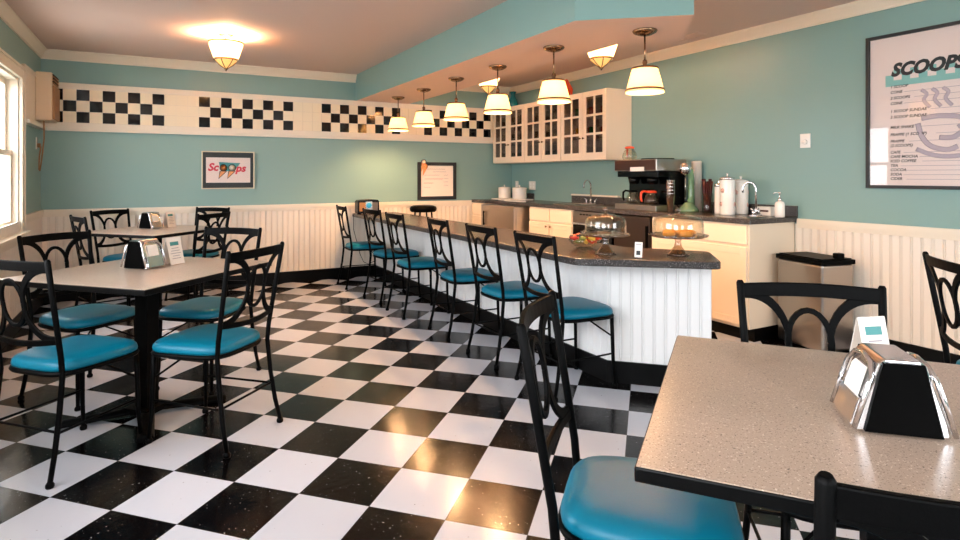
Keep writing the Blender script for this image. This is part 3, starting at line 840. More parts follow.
for ci, (a, b) in enumerate(CABS[1:]):
    nm = ('middle', 'far corner')[ci]
    for lvl, z in enumerate(Z3):
        for row in (4.20, 4.30):
            for j in range(6):
                y = a+.09+j*.112
                lab = 'clear tumbler on the %s shelf of the %s glass cabinet' % (lv[lvl], nm); g = 'tumblers on the %s shelf of the %s cabinet' % (lv[lvl], nm)
                if first is None: first = tumbler(4.2, y, z+.001, lab, g)
                else:
                    c = first.copy(); COL.objects.link(c); c.location = (row, y, z+.001); c['label'] = lab; c['group'] = g
# vase and parrot on top
mb = MB(); mb.lathe([(0, 0), (.05, 0), (.062, .02), (.07, .07), (.055, .13), (.035, .165), (.028, .19), (.036, .215), (.045, .235), (.04, .235), (.024, .19), (.03, .16), (0, .15)], (0, 0, 0), M_vase, 26)
tag(mb.build('vase', loc=(4.3, 6.80, 2.166)), 'teal glazed vase on top of the far glass cabinet', 'vase')
t = thing('bird_figurine', 'orange parrot figurine on top of the glass cabinets', 'figurine', (4.25, 5.53, 2.165), R(200))
mb = MB()
mb.tube([(-.045, 0, .035), (-.02, 0, .07), (0, 0, .11), (.012, 0, .15), (.02, 0, .185), (.03, 0, .205)], [.014, .034, .046, .042, .032, .012], M_orange, 14); mb.ball((.022, 0, .19), .03, M_orange, 14)
mb.build('body', t)
mb = MB(); mb.tube([(.045, 0, .195), (.06, 0, .19), (.064, 0, .172)], [.011, .009, .002], M_bplastic, 8); mb.build('beak', t)
for sg in (1, -1):
    mb = MB(); mb.tube([(.01, sg*.042, .15), (-.02, sg*.046, .1), (-.05, sg*.03, .03)], [.008, .018, .006], M_orange, 8); mb.build('wing', t)
mb = MB(); mb.tube([(-.03, 0, .06), (-.07, 0, .01)], [.018, .01], M_orange, 8); mb.build('tail', t)
mb = MB(); mb.cyl((0, 0, 0), .04, .035, mat('figurine_base', (120, 140, 60), .5), 16, r2=.03); mb.build('base', t)

# coffee machine
t = thing('coffee_brewer', 'black and steel coffee brewer on the back counter', 'coffee machine', (0, 0, 0))
y0, y1 = 3.88, 4.42; x0, x1 = 3.99, 4.36
mb = MB(); mb.bx(x0-.01, x1, y0, y1, CZ, CZ+.05, M_steel); mb.build('base', t, bevel=.004)
mb = MB(); mb.bx(x0+.17, x1, y0+.01, y1-.01, CZ+.05, 1.295, M_gloss_black); mb.build('back_panel', t, bevel=.003)
mb = MB(); mb.bx(x0+.02, x1, y0+.005, y1-.005, 1.24, 1.295, M_gloss_black); mb.build('brew_head', t, bevel=.004)
mb = MB(); mb.bx(x0-.01, x1, y0-.005, y1+.005, 1.296, 1.405, M_steel); c = mb.build('hood', t, bevel=.005)
mb = MB(); mb.bx(x0-.014, x0-.011, y0+.005, y1-.005, 1.305, 1.398, mat('brown_front', (60, 28, 16), .3)); mb.build('front_plate', c)
mb = MB(); mb.bx(x0-.018, x0-.0145, y0+.14, y0+.32, 1.295, 1.335, M_paper); mb.build('label', c)
mb = MB(); mb.bx(x0+.1, x0+.28, y0+.05, y0+.3, 1.406, 1.418, M_gloss_black); mb.build('warmer', t, bevel=.004)
for yy in (y0+.14, y0+.38):
    mb = MB(); mb.lathe([(0, 1.175), (.045, 1.175), (.06, 1.24)], (x0+.09, yy, 0), M_gloss_black, 20); mb.build('filter_basket', t)
def carafe(loc, label, full, hm, rz=PI):
    t = thing('glass_carafe', label, 'carafe', loc, rz, 'glass coffee carafes')
    mb = MB(); mb.lathe([(0, 0), (.055, 0), (.068, .02), (.07, .045), (.055, .085), (.04, .105), (.044, .118), (.041, .118), (.037, .105), (.052, .083), (.067, .045), (.065, .022), (0, .004)], (0, 0, 0), M_dome, 24); mb.build('pot', t)
    if full:
        mb = MB(); mb.lathe([(0, .005), (.062, .02), (.064, .045), (.056, .065), (0, .066)], (0, 0, 0), M_coffee, 20); mb.build('coffee', t)
    mb = MB(); mb.lathe([(.0, .135), (.03, .133), (.046, .124), (.046, .112), (.0435, .112)], (0, 0, 0), hm, 20)
    mb.tube([(.04, 0, .122), (.075, 0, .128), (.098, 0, .11), (.1, 0, .06), (.09, 0, .03)], [.01, .01, .011, .01, .008], hm, 8); mb.build('handle', t)
    return t
carafe((x0+.08, y0+.14, CZ+.051), 'glass carafe with orange handle under the right side of the coffee brewer', True, M_orange, R(150))
carafe((x0+.08, y0+.38, CZ+.051), 'glass carafe with black handle under the left side of the coffee brewer', False, M_bplastic, R(120))
carafe((x0+.08, y0+.43, 1.406), 'empty glass carafe with orange lid on top of the coffee brewer', False, M_orange, R(60))
# tall steel cup stack
for k in range(5):
    mb = MB(); z0 = CZ+k*.03+.001
    mb.lathe([(0, 0), (.027, 0), (.036, .16), (.038, .163), (.035, .163), (.026, .006), (0, .005)], (0, 0, 0), M_chrome, 20)
    tag(mb.build('steel_cup', loc=(4.03, 3.755, z0)), 'steel milkshake cup nested in the stack left of the green drink mixer', 'cup', 'nested steel milkshake cups')
# drink mixer
t = thing('drink_mixer', 'green drink mixer with chrome motor head on the back counter', 'drink mixer', (4.24, 3.74, CZ), R(180))
mb = MB(); mb.lathe([(0, 0), (.085, 0), (.09, .012), (.075, .035), (.05, .06), (.035, .08), (0, .085)], (0, 0, 0), M_green, 28); mb.build('base', t)
mb = MB(); mb.tube([(-.03, 0, .05), (-.035, 0, .14), (-.035, 0, .3), (-.02, 0, .36), (.01, 0, .39)], [.034, .028, .026, .03, .028], M_green, 16, flat=None); mb.build('column', t)
mb = MB(); mb.lathe([(0, .32), (.02, .325), (.042, .35), (.05, .38), (.048, .41), (.035, .435), (0, .445)], (.04, 0, 0), M_chrome, 24); mb.build('motor_head', t)
mb = MB(); mb.tube([(.04, 0, .33), (.04, 0, .12)], .004, M_chrome, 8); mb.lathe([(.0, .115), (.014, .118), (.0, .122)], (.04, 0, 0), M_chrome, 12); mb.build('spindle', t)
mb = MB(); mb.tube([(4.21, 3.82, CZ+.03), (4.18, 3.86, CZ+.09), (4.12, 3.86, CZ+.13), (4.1, 3.83, CZ+.15), (4.15, 3.80, CZ+.16), (4.2, 3.80, CZ+.12)], .005, M_bplastic, 6)
under(mb.build('power_cord'), t, 'looped black cord')
mb = MB(); mb.lathe([(0, 0), (.045, 0), (.045, .44), (.048, .45), (.035, .46), (.03, .44), (0, .44)], (0, 0, 0), mat('cup_sleeve', (205, 195, 180), .4), 20)
t = tag(mb.build('cup_dispenser', loc=(4.385, 3.775, CZ)), 'tall pale cup dispenser tube behind the green drink mixer', 'cup dispenser')
mb = MB(); mb.bx(-.047, -.0455, -.018, .018, .05, .38, M_paper)
for k in range(8): mb.bx(-.0482, -.047, -.012, .012, .09+k*.035, .098+k*.035, M_ink)
mb.build('label', t)
# cone sticks
t = thing('straw_jar', 'glass jar of dark red straws on the back counter', 'jar', (4.25, 3.54, CZ))
mb = MB(); mb.lathe([(0, 0), (.04, 0), (.045, .02), (.045, .17), (.042, .17), (.042, .02), (0, .01)], (0, 0, 0), M_dome, 20); mb.build('jar', t)
for k in range(18):
    a = k*2.4; r = .006*math.sqrt(k)+.004; mb = MB()
    mb.tube([(r*.8*math.cos(a), r*.8*math.sin(a), .012), (r*1.7*math.cos(a), r*1.7*math.sin(a), .255+.02*(k % 3))], .0065, M_maroon, 6); tag(mb.build('straw', loc=(4.25, 3.54, CZ)), 'dark red straw standing in the glass jar', 'straw', 'dark red straws in the jar')
def canister(loc, r, h, label, m, pat=False, lid=M_chrome):
    t = thing('canister', label, 'canister', loc)
    mb = MB(); mb.lathe([(0, 0), (r*.96, 0), (r, .01), (r, h-.01), (r*.97, h), (0, h)], (0, 0, 0), m, 32); mb.build('body', t)
    mb = MB(); mb.lathe([(r*1.02, h-.005), (r*1.02, h+.012), (r*.6, h+.02), (.008, h+.024), (.006, h+.034), (.013, h+.044), (.0, h+.05)], (0, 0, 0), lid, 28); mb.build('lid', t)
    if pat:
        mb = MB()
        for k in range(3):
            a = k*PI/1.5+PI*.9
            for zz in (h*.3, h*.68):
                X = Matrix.Rotation(a+(.3 if zz > h*.5 else 0), 4, 'Z') @ Matrix.Translation((r+.0006, 0, zz)) @ Matrix.Rotation(PI/2, 4, 'Y')
                mb.lathe([(.019, 0), (0, .0008)], (0, 0, 0), mat('pink_print', (232, 184, 168), .5) if k+zz == h*.3 else bpy.data.materials['pink_print'], 10, mtx=X)
        mb.build('print', t)
    return t
canister((4.22, 3.40, CZ), .034, .235, 'slim white canister between the straw jar and the patterned canister', M_ceramic)
canister((4.17, 3.275, CZ), .060, .295, 'large white canister with pink print, tallest beside the right sink', M_ceramic, True)
canister((4.33, 3.27, CZ), .058, .27, 'white canister half hidden behind the tallest patterned canister', M_ceramic, True, M_ceramic)
for x, y, r, l in ((4.20, 6.86, .085, 'white crock with knob lid, left one on the far end of the back counter'), (4.25, 6.56, .095, 'white crock with knob lid, right one on the far end of the back counter')):
    canister((x, y, CZ+.014), r, .135, l, M_ceramic, False, M_ceramic)
mb = MB(); mb.bx(4.06, 4.38, 6.42, 6.98, CZ, CZ+.013, M_paper); tag(mb.build('tray', bevel=.004), 'flat white tray under the two white crocks', 'tray')
for x, y, l in ((3.93, 6.3, 'folded white cloth on the counter above the steel freezer'),):
    mb = MB(); mb.bx(3.9, 4.0, 6.02, 6.38, CZ, CZ+.012, M_ceramic); tag(mb.build('folded_cloth', bevel=.004), l, 'cloth')
# sinks and faucets
def faucet(loc, rz, label, h=.26):
    t = thing('faucet', label, 'faucet', loc, rz, 'chrome gooseneck faucets')
    mb = MB(); mb.box((0, 0, .006), (.05, .2, .012), M_chrome); mb.build('base_plate', t, bevel=.004)
    mb = MB(); mb.lathe([(.016, .01), (.013, .05), (.009, .06)], (0, 0, 0), M_chrome, 14)
    mb.tube([(0, 0, .05), (0, 0, h-.06)]+[(.05-.05*math.cos(a), 0, h-.06+.06*math.sin(a)) for a in [PI*i/8 for i in range(1, 9)]]+[(.1, 0, h-.085)], .0085, M_chrome, 10); mb.build('spout', t)
    for sg in (1, -1):
        mb = MB(); mb.lathe([(.014, .01), (.014, .04), (.006, .05)], (0, sg*.075, 0), M_chrome, 12); mb.tube([(0, sg*.075, .05), (.01, sg*.11, .062)], .006, M_chrome, 8); mb.build('handle', t)
    return t
def sink(y0, y1, label, x1=4.30):
    t = thing('sink', label, 'sink', (0, 0, 0), 0, 'steel sinks set in the back counter'); z = CZ
    mb = MB(); x0 = 3.95
    mb.bx(x0, x1, y0, y0+.02, z, z+.006, M_steel); mb.bx(x0, x1, y1-.02, y1, z, z+.006, M_steel)
    mb.bx(x0, x0+.02, y0+.02, y1-.02, z, z+.006, M_steel); mb.bx(x1-.02, x1, y0+.02, y1-.02, z, z+.006, M_steel)
    mb.build('rim', t, bevel=.002)
    mb = MB(); mb.bx(x0+.02, x1-.02, y0+.02, y1-.02, z+.0005, z+.002, M_steel); mb.cyl(((x0+x1)/2, (y0+y1)/2, z+.002), .03, .002, M_bplastic, 16); mb.build('basin', t)
sink(4.95, 5.4, 'steel sink in the back counter under the left faucet')
sink(2.93, 3.02, 'small steel sink at the right end of the back counter', 4.18)
faucet((4.345, 5.22, CZ), R(180), 'chrome gooseneck faucet at the left sink by the coffee brewer', .27)
faucet((4.25, 3.07, CZ), R(112), 'chrome gooseneck faucet beside the white canisters', .27)
t = thing('tissue_box', 'low white printed box beside the soap dispenser', 'box', (4.385, 3.075, CZ), 0)
mb = MB(); mb.bx(-.045, .045, -.07, .07, 0, .07, M_paper); mb.build('carton', t, bevel=.003)
mb = MB(); mb.bx(-.0465, -.045, -.05, .05, .03, .045, M_maroon); mb.build('print', t)
t = thing('soap_dispenser', 'white soap dispenser with chrome pump at the end of the back counter', 'soap dispenser', (4.30, 2.90, CZ), R(120))
mb = MB(); mb.lathe([(0, 0), (.033, 0), (.036, .006), (.036, .1), (.03, .118), (.014, .125), (.0, .126)], (0, 0, 0), M_ceramic, 24); mb.build('bottle', t)
mb = MB(); mb.lathe([(.014, .125), (.014, .145), (.005, .148), (.005, .18), (.011, .183), (.011, .195), (0, .197)], (0, 0, 0), M_chrome, 14); mb.tube([(0, 0, .19), (.035, 0, .19), (.045, 0, .182)], .004, M_chrome, 8); mb.build('pump', t)

# trash can
t = thing('trash_can', 'rectangular stainless trash can with black lid by the right wall', 'trash can', (4.245, 2.595, 0), R(-13))
mb = MB(); mb.bx(-.14, .14, -.205, .205, .02, .63, M_steel); mb.build('body', t, bevel=.018, bseg=3)
mb = MB(); mb.bx(-.146, .146, -.211, .211, .63, .662, M_bplastic); mb.bx(-.13, .13, -.195, .195, .662, .67, M_bplastic); l = mb.build('lid', t, bevel=.012, bseg=3)
mb = MB(); mb.box((.05, -.16, .685), (.06, .05, .04), M_bplastic); mb.build('latch', l, bevel=.008)
mb = MB(); mb.bx(-.135, .135, -.2, .2, 0, .02, M_bplastic); mb.build('base', t)

# ------------------------------------------------------------------ lights
def pendant(x, y, label):
    t = thing('pendant_lamp', label, 'pendant lamp', (x, y, 2.18), 0, 'pendant lamps over the counter')
    mb = MB(); mb.lathe([(.075, 0), (.078, -.006), (.07, -.018), (.045, -.03), (.02, -.036), (.0, -.036)], (0, 0, 0), M_bronze, 28, cap=True); mb.build('canopy', t)
    mb = MB(); mb.tube([(0, 0, -.03), (0, 0, -.225)], .0055, M_bronze, 8); mb.lathe([(.012, -.19), (.016, -.205), (.012, -.22), (.02, -.232), (.034, -.24), (0, -.243)], (0, 0, 0), M_bronze, 16); mb.build('stem', t)
    mb = MB(); o = [(.078, -.242), (.118, -.385)]
    mb.lathe([(.078, -.242), (.097, -.31), (.120, -.400), (.117, -.400), (.094, -.31), (.075, -.242)], (0, 0, 0), M_shade, 36, cap=False); s = mb.build('lamp_shade', t)
    mb = MB(); mb.lathe([(.079, -.250), (.083, -.250), (.083, -.238), (.03, -.236), (.03, -.240), (.079, -.242)], (0, 0, 0), M_bronze, 32, cap=False); mb.build('top_band', s)
    mb = MB(); mb.lathe([(.1155, -.376), (.119, -.374), (.1235, -.388), (.119, -.388)], (0, 0, 0), M_bronze, 36, cap=False); mb.build('lower_band', s)
    mb = MB(); mb.ball((0, 0, -.285), .022, mat('bulb_glow', (255, 240, 210), .3, emit=(255, 214, 150), estr=14) if 'bulb_glow' not in bpy.data.materials else bpy.data.materials['bulb_glow'], 12, 1.2); mb.build('bulb', t)
    return t
PEND = [(2.50, 6.48), (2.51, 5.75), (2.50, 4.96), (2.535, 4.25), (2.515, 3.43), (2.735, 2.76)]
PL = ['pendant lamp over the counter, nearest the far wall', 'pendant lamp over the counter, second from the far wall', 'pendant lamp over the counter, third from the far wall', 'pendant lamp over the counter, partly in front of a ceiling light', 'pendant lamp over the counter, in front of the glass cabinets', 'pendant lamp over the counter bend, nearest and largest']
def lamp(name, loc, power, col, size=.05, typ='POINT'):
    l = bpy.data.lights.new(name, typ); l.energy = power; l.color = col
    if typ == 'POINT': l.shadow_soft_size = size
    o = bpy.data.objects.new(name, l); COL.objects.link(o); o.location = loc; return o
for (x, y), l in zip(PEND, PL):
    p = pendant(x, y, l)
    q = lamp('lamp_light', (0, 0, -.335), 16, (1, .56, .27), .032); q.parent = p
def flush(x, y, label):
    t = thing('ceiling_light', label, 'ceiling light', (x, y, ZC), 0, 'flush ceiling lights')
    mb = MB(); mb.lathe([(.06, 0), (.06, -.012), (.02, -.02), (.012, -.03), (.012, -.085), (0, -.085)], (0, 0, 0), M_bronze, 24); mb.build('canopy', t)
    mb = MB(); mb.lathe([(.140, -.075), (.138, -.10), (.098, -.22), (.088, -.23), (.085, -.227), (.094, -.217), (.134, -.10), (.136, -.075)], (0, 0, 0), M_bowl, 36, cap=False); b = mb.build('glass_bowl', t)
    mb = MB(); mb.lathe([(.1405, -.080), (.146, -.080), (.146, -.066), (.1405, -.066)], (0, 0, 0), M_bronze, 36, cap=False); mb.build('rim', b)
    mb = MB(); mb.lathe([(.103, -.226), (.103, -.214), (.096, -.218), (.094, -.230)], (0, 0, 0), M_bronze, 28, cap=False); mb.lathe([(.014, -.298), (.017, -.304), (.008, -.314), (.005, -.322), (0, -.326)], (0, 0, 0), M_bronze, 16)
    for k in range(6):
        a = 2*PI*k/6; mb.tube([(.095*math.cos(a), .095*math.sin(a), -.228), (.055*math.cos(a), .055*math.sin(a), -.27), (.012*math.cos(a), .012*math.sin(a), -.3)], .004, M_bronze, 6)
    mb.build('finial', b)
    mb = MB(); mb.lathe([(.093, -.228), (.052, -.268), (.01, -.298), (0, -.299)], (0, 0, 0), M_amber, 28, cap=False); mb.build('glass_cone', b)
    for k in range(3):
        a = 2*PI*k/3; mb = MB(); mb.tube([(.012*math.cos(a), .012*math.sin(a), -.06), (.137*math.cos(a), .137*math.sin(a), -.077)], .004, M_bronze, 6); mb.build('arm', t)
    q = lamp('lamp_light', (0, 0, -.12), 42, (1, .61, .34), .05); q.parent = t
    return t
flush(.533, 5.575, 'lit ceiling light with glass bowl over the left tables')
flush(3.37, 5.86, 'lit ceiling light over the kitchen, partly behind the soffit toward the far wall')
flush(3.43, 3.98, 'lit ceiling light over the kitchen, left of the nearest pendant lamp')
# ceiling vent
t = thing('ceiling_vent', 'small white vent in the ceiling near the right wall', 'vent', (4.2, 3.7, ZC-.008))
mb = MB(); mb.bx(-.06, .06, -.15, .15, 0, .008, M_ceil); mb.build('frame', t, bevel=.002)
for k in range(5):
    mb = MB(); mb.bx(-.045+k*.02, -.037+k*.02, -.13, .13, -.004, 0, M_ceil); mb.build('slat', t)

# ------------------------------------------------------------------ wall things
# left picture
def frame4(mb, x0, x1, z0, z1, y0, y1, w, m):
    mb.bx(x0, x0+w, y0, y1, z0, z1, m); mb.bx(x1-w, x1, y0, y1, z0, z1, m)
    mb.bx(x0+w, x1-w, y0, y1, z0, z0+w, m); mb.bx(x0+w, x1-w, y0, y1, z1-w, z1, m)
t = thing('framed_picture', 'framed ice cream shop logo print on the far wall', 'picture', (0, 0, 0))
X0, X1, Z0, Z1, YY = .425, .975, 1.105, 1.525, YF
mb = MB(); frame4(mb, X0, X1, Z0, Z1, YY-.03, YY-.001, .012, mat('gold_frame', (190, 176, 150), .35, metal=.6)); mb.build('frame', t, bevel=.002)
mb = MB(); mb.bx(X0+.012, X1-.012, YY-.014, YY-.001, Z0+.012, Z1-.012, M_ink); mb.build('mat_board', t)
mb = MB(); mb.bx(X0+.045, X1-.045, YY-.016, YY-.014, Z0+.07, Z1-.07, M_poster); pr = mb.build('print', t)
def onwall_far(x, z, d=.0): return Matrix.Translation((x, YY-.0165-d, z)) @ Matrix.Rotation(PI/2, 4, 'X')
mb = MB(); mb.prism([(.60, 1.405), (.825, 1.395), (.76, 1.30), (.62, 1.31)], YY-.0172, YY-.0165, M_tealink, axis='y'); mb.build('teal_block', pr)
mb = MB(); mb.text('Sc', onwall_far(.488, 1.31, .001), .115, M_red, bold=.0045, shear=.25); mb.text('ps', onwall_far(.775, 1.30, .001), .115, M_red, bold=.0045, shear=.25); mb.build('lettering', pr)
for cx, mm in ((.648, M_choc), (.738, M_van)):
    mb = MB()
    Xm = onwall_far(cx, 1.34, .0015)
    mb.lathe([(.041, 0), (.041, .0005), (0, .0006)], (0, 0, 0), M_ink, 24, mtx=Xm); mb.lathe([(.032, .0008), (0, .0012)], (0, 0, 0), mm, 24, mtx=Xm)
    dx = -.052
    mb.prism([(cx-.040, 1.305), (cx+.040, 1.305), (cx+dx, 1.215)], YY-.0192, YY-.018, M_ink, axis='y')
    mb.prism([(cx-.030, 1.301), (cx+.026, 1.301), (cx+dx+.004, 1.228)], YY-.0200, YY-.0193, M_cone, axis='y')
    mb.build('ice_cream', pr)
mb = MB(); mb.bx(X0+.012, X1-.012, YY-.026, YY-.024, Z0+.012, Z1-.012, M_glass); mb.build('glass', t)
# white board
t = thing('specials_board', 'black framed white board with handwriting above the wainscot', 'board', (0, 0, 0))
X0, X1, Z0, Z1 = 2.99, 3.55, .935, 1.43
mb = MB(); frame4(mb, X0, X1, Z0, Z1, YY-.035, YY-.012, .045, M_ink); mb.build('frame', t, bevel=.003)
mb = MB(); mb.bx(X0+.045, X1-.045, YY-.022, YY-.012, Z0+.045, Z1-.045, mat('whiteboard', (240, 226, 212), .3)); bd = mb.build('board', t)
def scribble(mb, x, z, w, m, amp=.008, seed=0):
    r = random.Random(seed); pts = []; n = int(w/.008)
    for i in range(n): pts.append((x+i*w/n, YY-.0235, z+amp*math.sin(i*1.9+seed)*(.5+r.random()*.6)))
    mb.tube(pts, .0018, m, 4)
mb = MB()
scribble(mb, X0+.13, Z1-.09, .28, M_grey, .009, 1); scribble(mb, X0+.22, Z1-.125, .2, M_grey, .005, 2)
scribble(mb, X0+.1, Z1-.17, .22, M_grey, .007, 3); scribble(mb, X0+.09, Z1-.275, .14, M_ink, .008, 5); scribble(mb, X0+.09, Z1-.33, .10, M_grey, .007, 6)
for k in range(4): scribble(mb, X0+.38, Z1-.17-k*.045, .07, M_grey, .004, 9+k)
mb.build('handwriting', bd)
mb = MB(); scribble(mb, X0+.1, Z1-.22, .27, M_red, .009, 4); mb.build('red_handwriting', bd)
t = thing('ice_cream_magnet', 'ice cream cone cutout on the corner of the white board', 'decoration', (X0+.065, YY-.038, Z1-.02))
for k, (dx, dz) in enumerate(((.012, .02), (.035, -.035))):
    mb = MB(); X = Matrix.Translation((dx, -.001, dz)) @ Matrix.Rotation(PI/2, 4, 'X')
    mb.lathe([(.036, 0), (.036, .004), (0, .006)], (0, 0, 0), M_choc if k else M_ink, 20, mtx=X); mb.lathe([(.029, .0055), (0, .009)], (0, 0, 0), M_cone if k else M_van, 20, mtx=X); mb.build('scoop', t)
    mb = MB(); mb.prism([(dx-.03, dz-.012), (dx+.03, dz-.012), (dx-.035, dz-.125)], -.008, -.002, M_cone, axis='y'); mb.build('cone', t)
# large menu poster on the right wall
t = thing('menu_poster', 'large black framed menu poster on the right wall', 'menu poster', (0, 0, 0))
Ya, Yb, Z0, Z1 = 2.335, 1.50, 1.166, 2.225
def Bx(mb, a, b, d0, d1, c, d, m): mb.bx(XR-d1, XR-d0, min(a, b), max(a, b), c, d, m)
mb = MB(); w = .022
Bx(mb, Ya, Ya-w, .001, .03, Z0, Z1, M_ink); Bx(mb, Yb+w, Yb, .001, .03, Z0, Z1, M_ink); Bx(mb, Ya-w, Yb+w, .001, .03, Z0, Z0+w, M_ink); Bx(mb, Ya-w, Yb+w, .001, .03, Z1-w, Z1, M_ink)
mb.build('frame', t, bevel=.002)
mb = MB(); Bx(mb, Ya-w, Yb+w, .001, .01, Z0+w, Z1-w, M_poster); pp = mb.build('poster', t)
def onR(y, z, d=.0105): # text on the right wall: local x runs toward -Y, local y up
    return Matrix.Translation((XR-d, y, z)) @ Matrix(((0, 0, -1, 0), (-1, 0, 0, 0), (0, 1, 0, 0), (0, 0, 0, 1)))
mb = MB()
for k in range(13):
    for r in range(2):
        if (k+r) % 2 == 0: Bx(mb, 2.215-k*.05, 2.165-k*.05, .0100, .0108, 1.905+r*.036, 1.941+r*.036, M_tealpale)
Bx(mb, 2.215, 1.56, .0100, .0106, 1.865, 1.905, M_tealpale)
mb.build('teal_band', pp)
mb = MB(); mb.text('SCOOPS', onR(2.18, 1.935, .0115), .118, M_ink, bold=.006, shear=.3, sx=.92); mb.build('title', pp)
mb = MB()
L = [('1 SCOOP', 1.852, 0), ('CONE', 1.815, 1), ('2 SCOOPS', 1.775, 1), ('CONE', 1.738, 1), ('1 SCOOP SUNDAE', 1.685, 1), ('2 SCOOP SUNDAE', 1.645, 1), ('MILK SHAKE', 1.575, 1), ('FRAPPE (1 SCOOP)', 1.525, 1), ('FRAPPE', 1.48, 1), ('(2 SCOOPS)', 1.45, 0), ('CAFE', 1.405, 1), ('CAFE MOCHA', 1.375, 1), ('ICED COFFEE', 1.345, 1), ('TEA', 1.315, 1), ('COCOA', 1.285, 1), ('SODA', 1.255, 1), ('CIDER', 1.225, 1)]
for s, z, ln in L:
    mb.text(s, onR(2.185, z), .026, M_ink, bold=.0006, shear=.2)
mb.build('price_list', pp)
mb = MB()
for s, z, ln in L:
    if ln: Bx(mb, 2.185-.025*.62*len(s)-.02, 1.66, .0100, .0107, z+.004, z+.0065, M_grey); Bx(mb, 1.62, 1.585, .01, .0107, z, z+.014, M_grey)
mb.build('leader_lines', pp)
mb = MB()
def sw(pts, w):
    q = []
    P = [pts[0]]+list(pts)+[pts[-1]]
    for i in range(1, len(P)-2):
        for k in range(6):
            u = k/6; p0, p1, p2, p3 = P[i-1], P[i], P[i+1], P[i+2]
            q.append(tuple(.5*(2*p1[j]+(p2[j]-p0[j])*u+(2*p0[j]-5*p1[j]+4*p2[j]-p3[j])*u*u+(3*p1[j]-p0[j]-3*p2[j]+p3[j])*u**3) for j in (0, 1)))
    pts = q+[pts[-1]]; n = len(pts)
    mb.tube([(XR-.0103, y, z) for y, z in pts], [w]*n, M_grey_p, 8, flat=(w, .0006), up=(1, 0, 0))
M_grey_p = mat('pale_lilac_print', (178, 164, 172), .5)
sw([(2.0, 1.63), (1.9, 1.64), (1.78, 1.62), (1.76, 1.56), (1.82, 1.5), (1.9, 1.5)], .016)
sw([(2.02, 1.6), (2.0, 1.52), (1.95, 1.45), (1.86, 1.42), (1.8, 1.44)], .016)
sw([(1.8, 1.56), (1.72, 1.6), (1.64, 1.58), (1.63, 1.52), (1.7, 1.47), (1.78, 1.46)], .014)
sw([(2.03, 1.43), (1.92, 1.385), (1.8, 1.38), (1.68, 1.41), (1.66, 1.45), (1.72, 1.475)], .014)
for k in range(3): sw([(2.0-k*.06, 1.82), (1.97-k*.06, 1.79), (1.985-k*.06, 1.75), (1.95-k*.06, 1.70)], .011)
mb.build('cup_drawing', pp)
mb = MB(); Bx(mb, Ya-w, Yb+w, .022, .024, Z0+w, Z1-w, M_glass); mb.build('glass', t)
# switch, outlets
def plate(name, label, cat, fn, w, h, details):
    t = thing(name, label, cat); fn(t, w, h, details); return t
t = thing('wall_dial', 'small white dial plate on the right wall left of the menu poster', 'switch', (XR, 2.785, 1.525))
mb = MB(); mb.bx(-.012, -.0005, -.04, .04, -.055, .055, M_ceramic); mb.build('plate', t, bevel=.003)
mb = MB(); mb.lathe([(.02, 0), (.018, .014), (0, .015)], (0, 0, 0), M_ceramic, 20, mtx=Matrix.Translation((-.012, 0, -.01)) @ Matrix.Rotation(-PI/2, 4, 'Y')); mb.build('knob', t)
for y, w, l, n in ((6.93, .075, 'white single outlet plate nearest the far corner above the crocks', 1), (6.55, .15, 'white double outlet plate below the glass cabinets', 2)):
    t = thing('wall_outlet', l, 'outlet', (XR, y, 1.12), 0, None)
    mb = MB(); mb.bx(-.006, -.0005, -w/2, w/2, -.058, .058, M_ceramic); mb.build('plate', t, bevel=.002)
    for k in range(n):
        o = (k-(n-1)/2)*.07; mb = MB()
        for dz in (.02, -.02): mb.bx(-.008, -.006, o-.014, o+.014, dz-.013, dz+.013, M_paper)
        mb.build('socket', t)
t = thing('wall_outlet', 'white outlet on the window wall under the air conditioner', 'outlet', (XL, 6.83, 1.56))
mb = MB(); mb.bx(.0005, .008, -.035, .035, -.057, .057, M_ceramic); mb.build('plate', t, bevel=.002)
mb = MB(); mb.bx(.008, .035, -.018, .018, -.04, .0, M_tan); mb.build('plug', t, bevel=.004)
# air conditioner
t = thing('air_conditioner', 'beige wall air conditioner on the white panel above the window wall wainscot', 'air conditioner', (XL+.02, 6.79, 1.765))
mb = MB(); mb.prism([(-.17, 0), (.17, 0), (.17, .45), (-.17, .45)], .001, .13, M_beige, axis='x'); mb.build('housing', t, bevel=.012, bseg=3)
mb = MB(); mb.bx(.13, .15, -.16, .16, .015, .33, M_tan); mb.build('front_panel', t, bevel=.006)
for k in range(6):
    mb = MB(); mb.bx(.13, .142, -.155, .155, .35+k*.015, .357+k*.015, M_bplastic if k % 2 else M_tan); mb.build('louver', t)
mb = MB(); mb.tube([(XL+.08, 6.68, 1.77), (XL+.08, 6.69, 1.6), (XL+.06, 6.7, 1.4), (XL+.045, 6.71, 1.30), (XL+.035, 6.73, 1.31), (XL+.03, 6.78, 1.42), (XL+.036, 6.82, 1.53)], .006, M_tan, 8)
under(mb.build('power_cord'), t, 'tan cord')

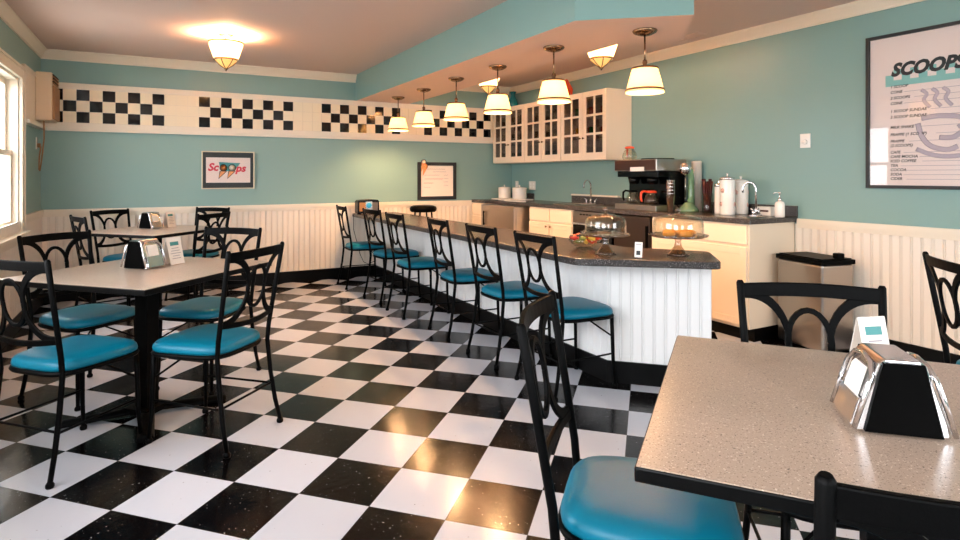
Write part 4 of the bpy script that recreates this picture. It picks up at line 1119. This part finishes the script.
# ------------------------------------------------------------------ outside
mb = MB(); mb.bx(-14, XL-T-.01, -14, 18, -.5, -.4, M_lawn); struct(mb.build('ground_outside'))
mb = MB(); mb.bx(XL-T-.01, 14, -14, YB-T-.01, -.5, -.4, M_lawn); struct(mb.build('ground_outside'))
t = thing('porch_railing', 'white porch railing outside the left window', 'railing', (-1.9, 9.5, -.5))
mb = MB(); mb.bx(-.04, .04, -3, 3.5, 1.36, 1.42, M_ext); mb.build('top_rail', t)
mb = MB(); mb.bx(-.03, .03, -3, 3.5, .5, .55, M_ext); mb.build('bottom_rail', t)
for k in range(34):
    mb = MB(); y = -2.9+k*.19; mb.bx(-.02, .02, y-.02, y+.02, .55 if k % 8 else 0, 1.36, M_ext); mb.build('baluster', t)
t = thing('shrub', 'grey green shrub seen through the left window', 'shrub', (-2.55, 14.3, -.4))
mb = MB(); r_ = random.Random(3)
for i in range(900):
    p = Vector((r_.gauss(0, .45), r_.gauss(0, .9), .9+r_.random()*.95+r_.gauss(0, .1)))
    q = Matrix.Translation(p) @ Matrix.Rotation(r_.random()*6, 4, 'Z') @ Matrix.Rotation(r_.random()*3, 4, 'X'); s = .06+.05*r_.random()
    v = [mb.bm.verts.new(q @ Vector(c)) for c in ((-s, 0, 0), (0, -s*.5, .01), (s, 0, 0), (0, s*.5, .01))]; mb.face(v, M_leaf)
mb.build('foliage', t)
mb = MB()
for k in range(7): mb.tube([(0, k*.2-.6, 0), (.1*math.sin(k), k*.28-.8, 1.2)], [.03, .012], M_dkstain, 6)
mb.build('stems', t)

# ------------------------------------------------------------------ daylight
W = bpy.data.worlds.new('World'); scn.world = W; W.use_nodes = True
bg = W.node_tree.nodes['Background']; bg.inputs['Color'].default_value = (.92, .95, 1., 1); bg.inputs['Strength'].default_value = 4.1
def portal(loc, rot, sx, sy):
    l = bpy.data.lights.new('window_portal', 'AREA'); l.shape = 'RECTANGLE'; l.size = sx; l.size_y = sy
    l.cycles.is_portal = True
    o = bpy.data.objects.new('window_portal', l); COL.objects.link(o); o.location = loc; o.rotation_euler = rot
for (a, b, c, d) in WINS: portal((XL-T-.02, (a+b)/2, (c+d)/2), (0, R(-90), 0), d-c, b-a)
for (a, b, c, d) in BWIN: portal(((a+b)/2, YB-T-.02, (c+d)/2), (R(90), 0, 0), b-a, d-c)

# ------------------------------------------------------------------ camera
cam = bpy.data.cameras.new('Camera'); co = bpy.data.objects.new('Camera', cam); COL.objects.link(co)
co.location = (0, 0, 1.255); co.rotation_euler = (R(90), 0, R(-28.1))
cam.sensor_width = 36; cam.lens = 585/960*36; cam.clip_start = .02
cam.shift_x = (480-470)/960; cam.shift_y = -(270-175.5)/960
scn.camera = co
vs = scn.view_settings
vs.view_transform = 'Standard'; vs.look = 'None'; vs.gamma = 1; vs.use_curve_mapping = False; vs.exposure = 1.8
scn.cycles.max_bounces = 8; scn.cycles.transparent_max_bounces = 32; scn.cycles.sample_clamp_indirect = 4
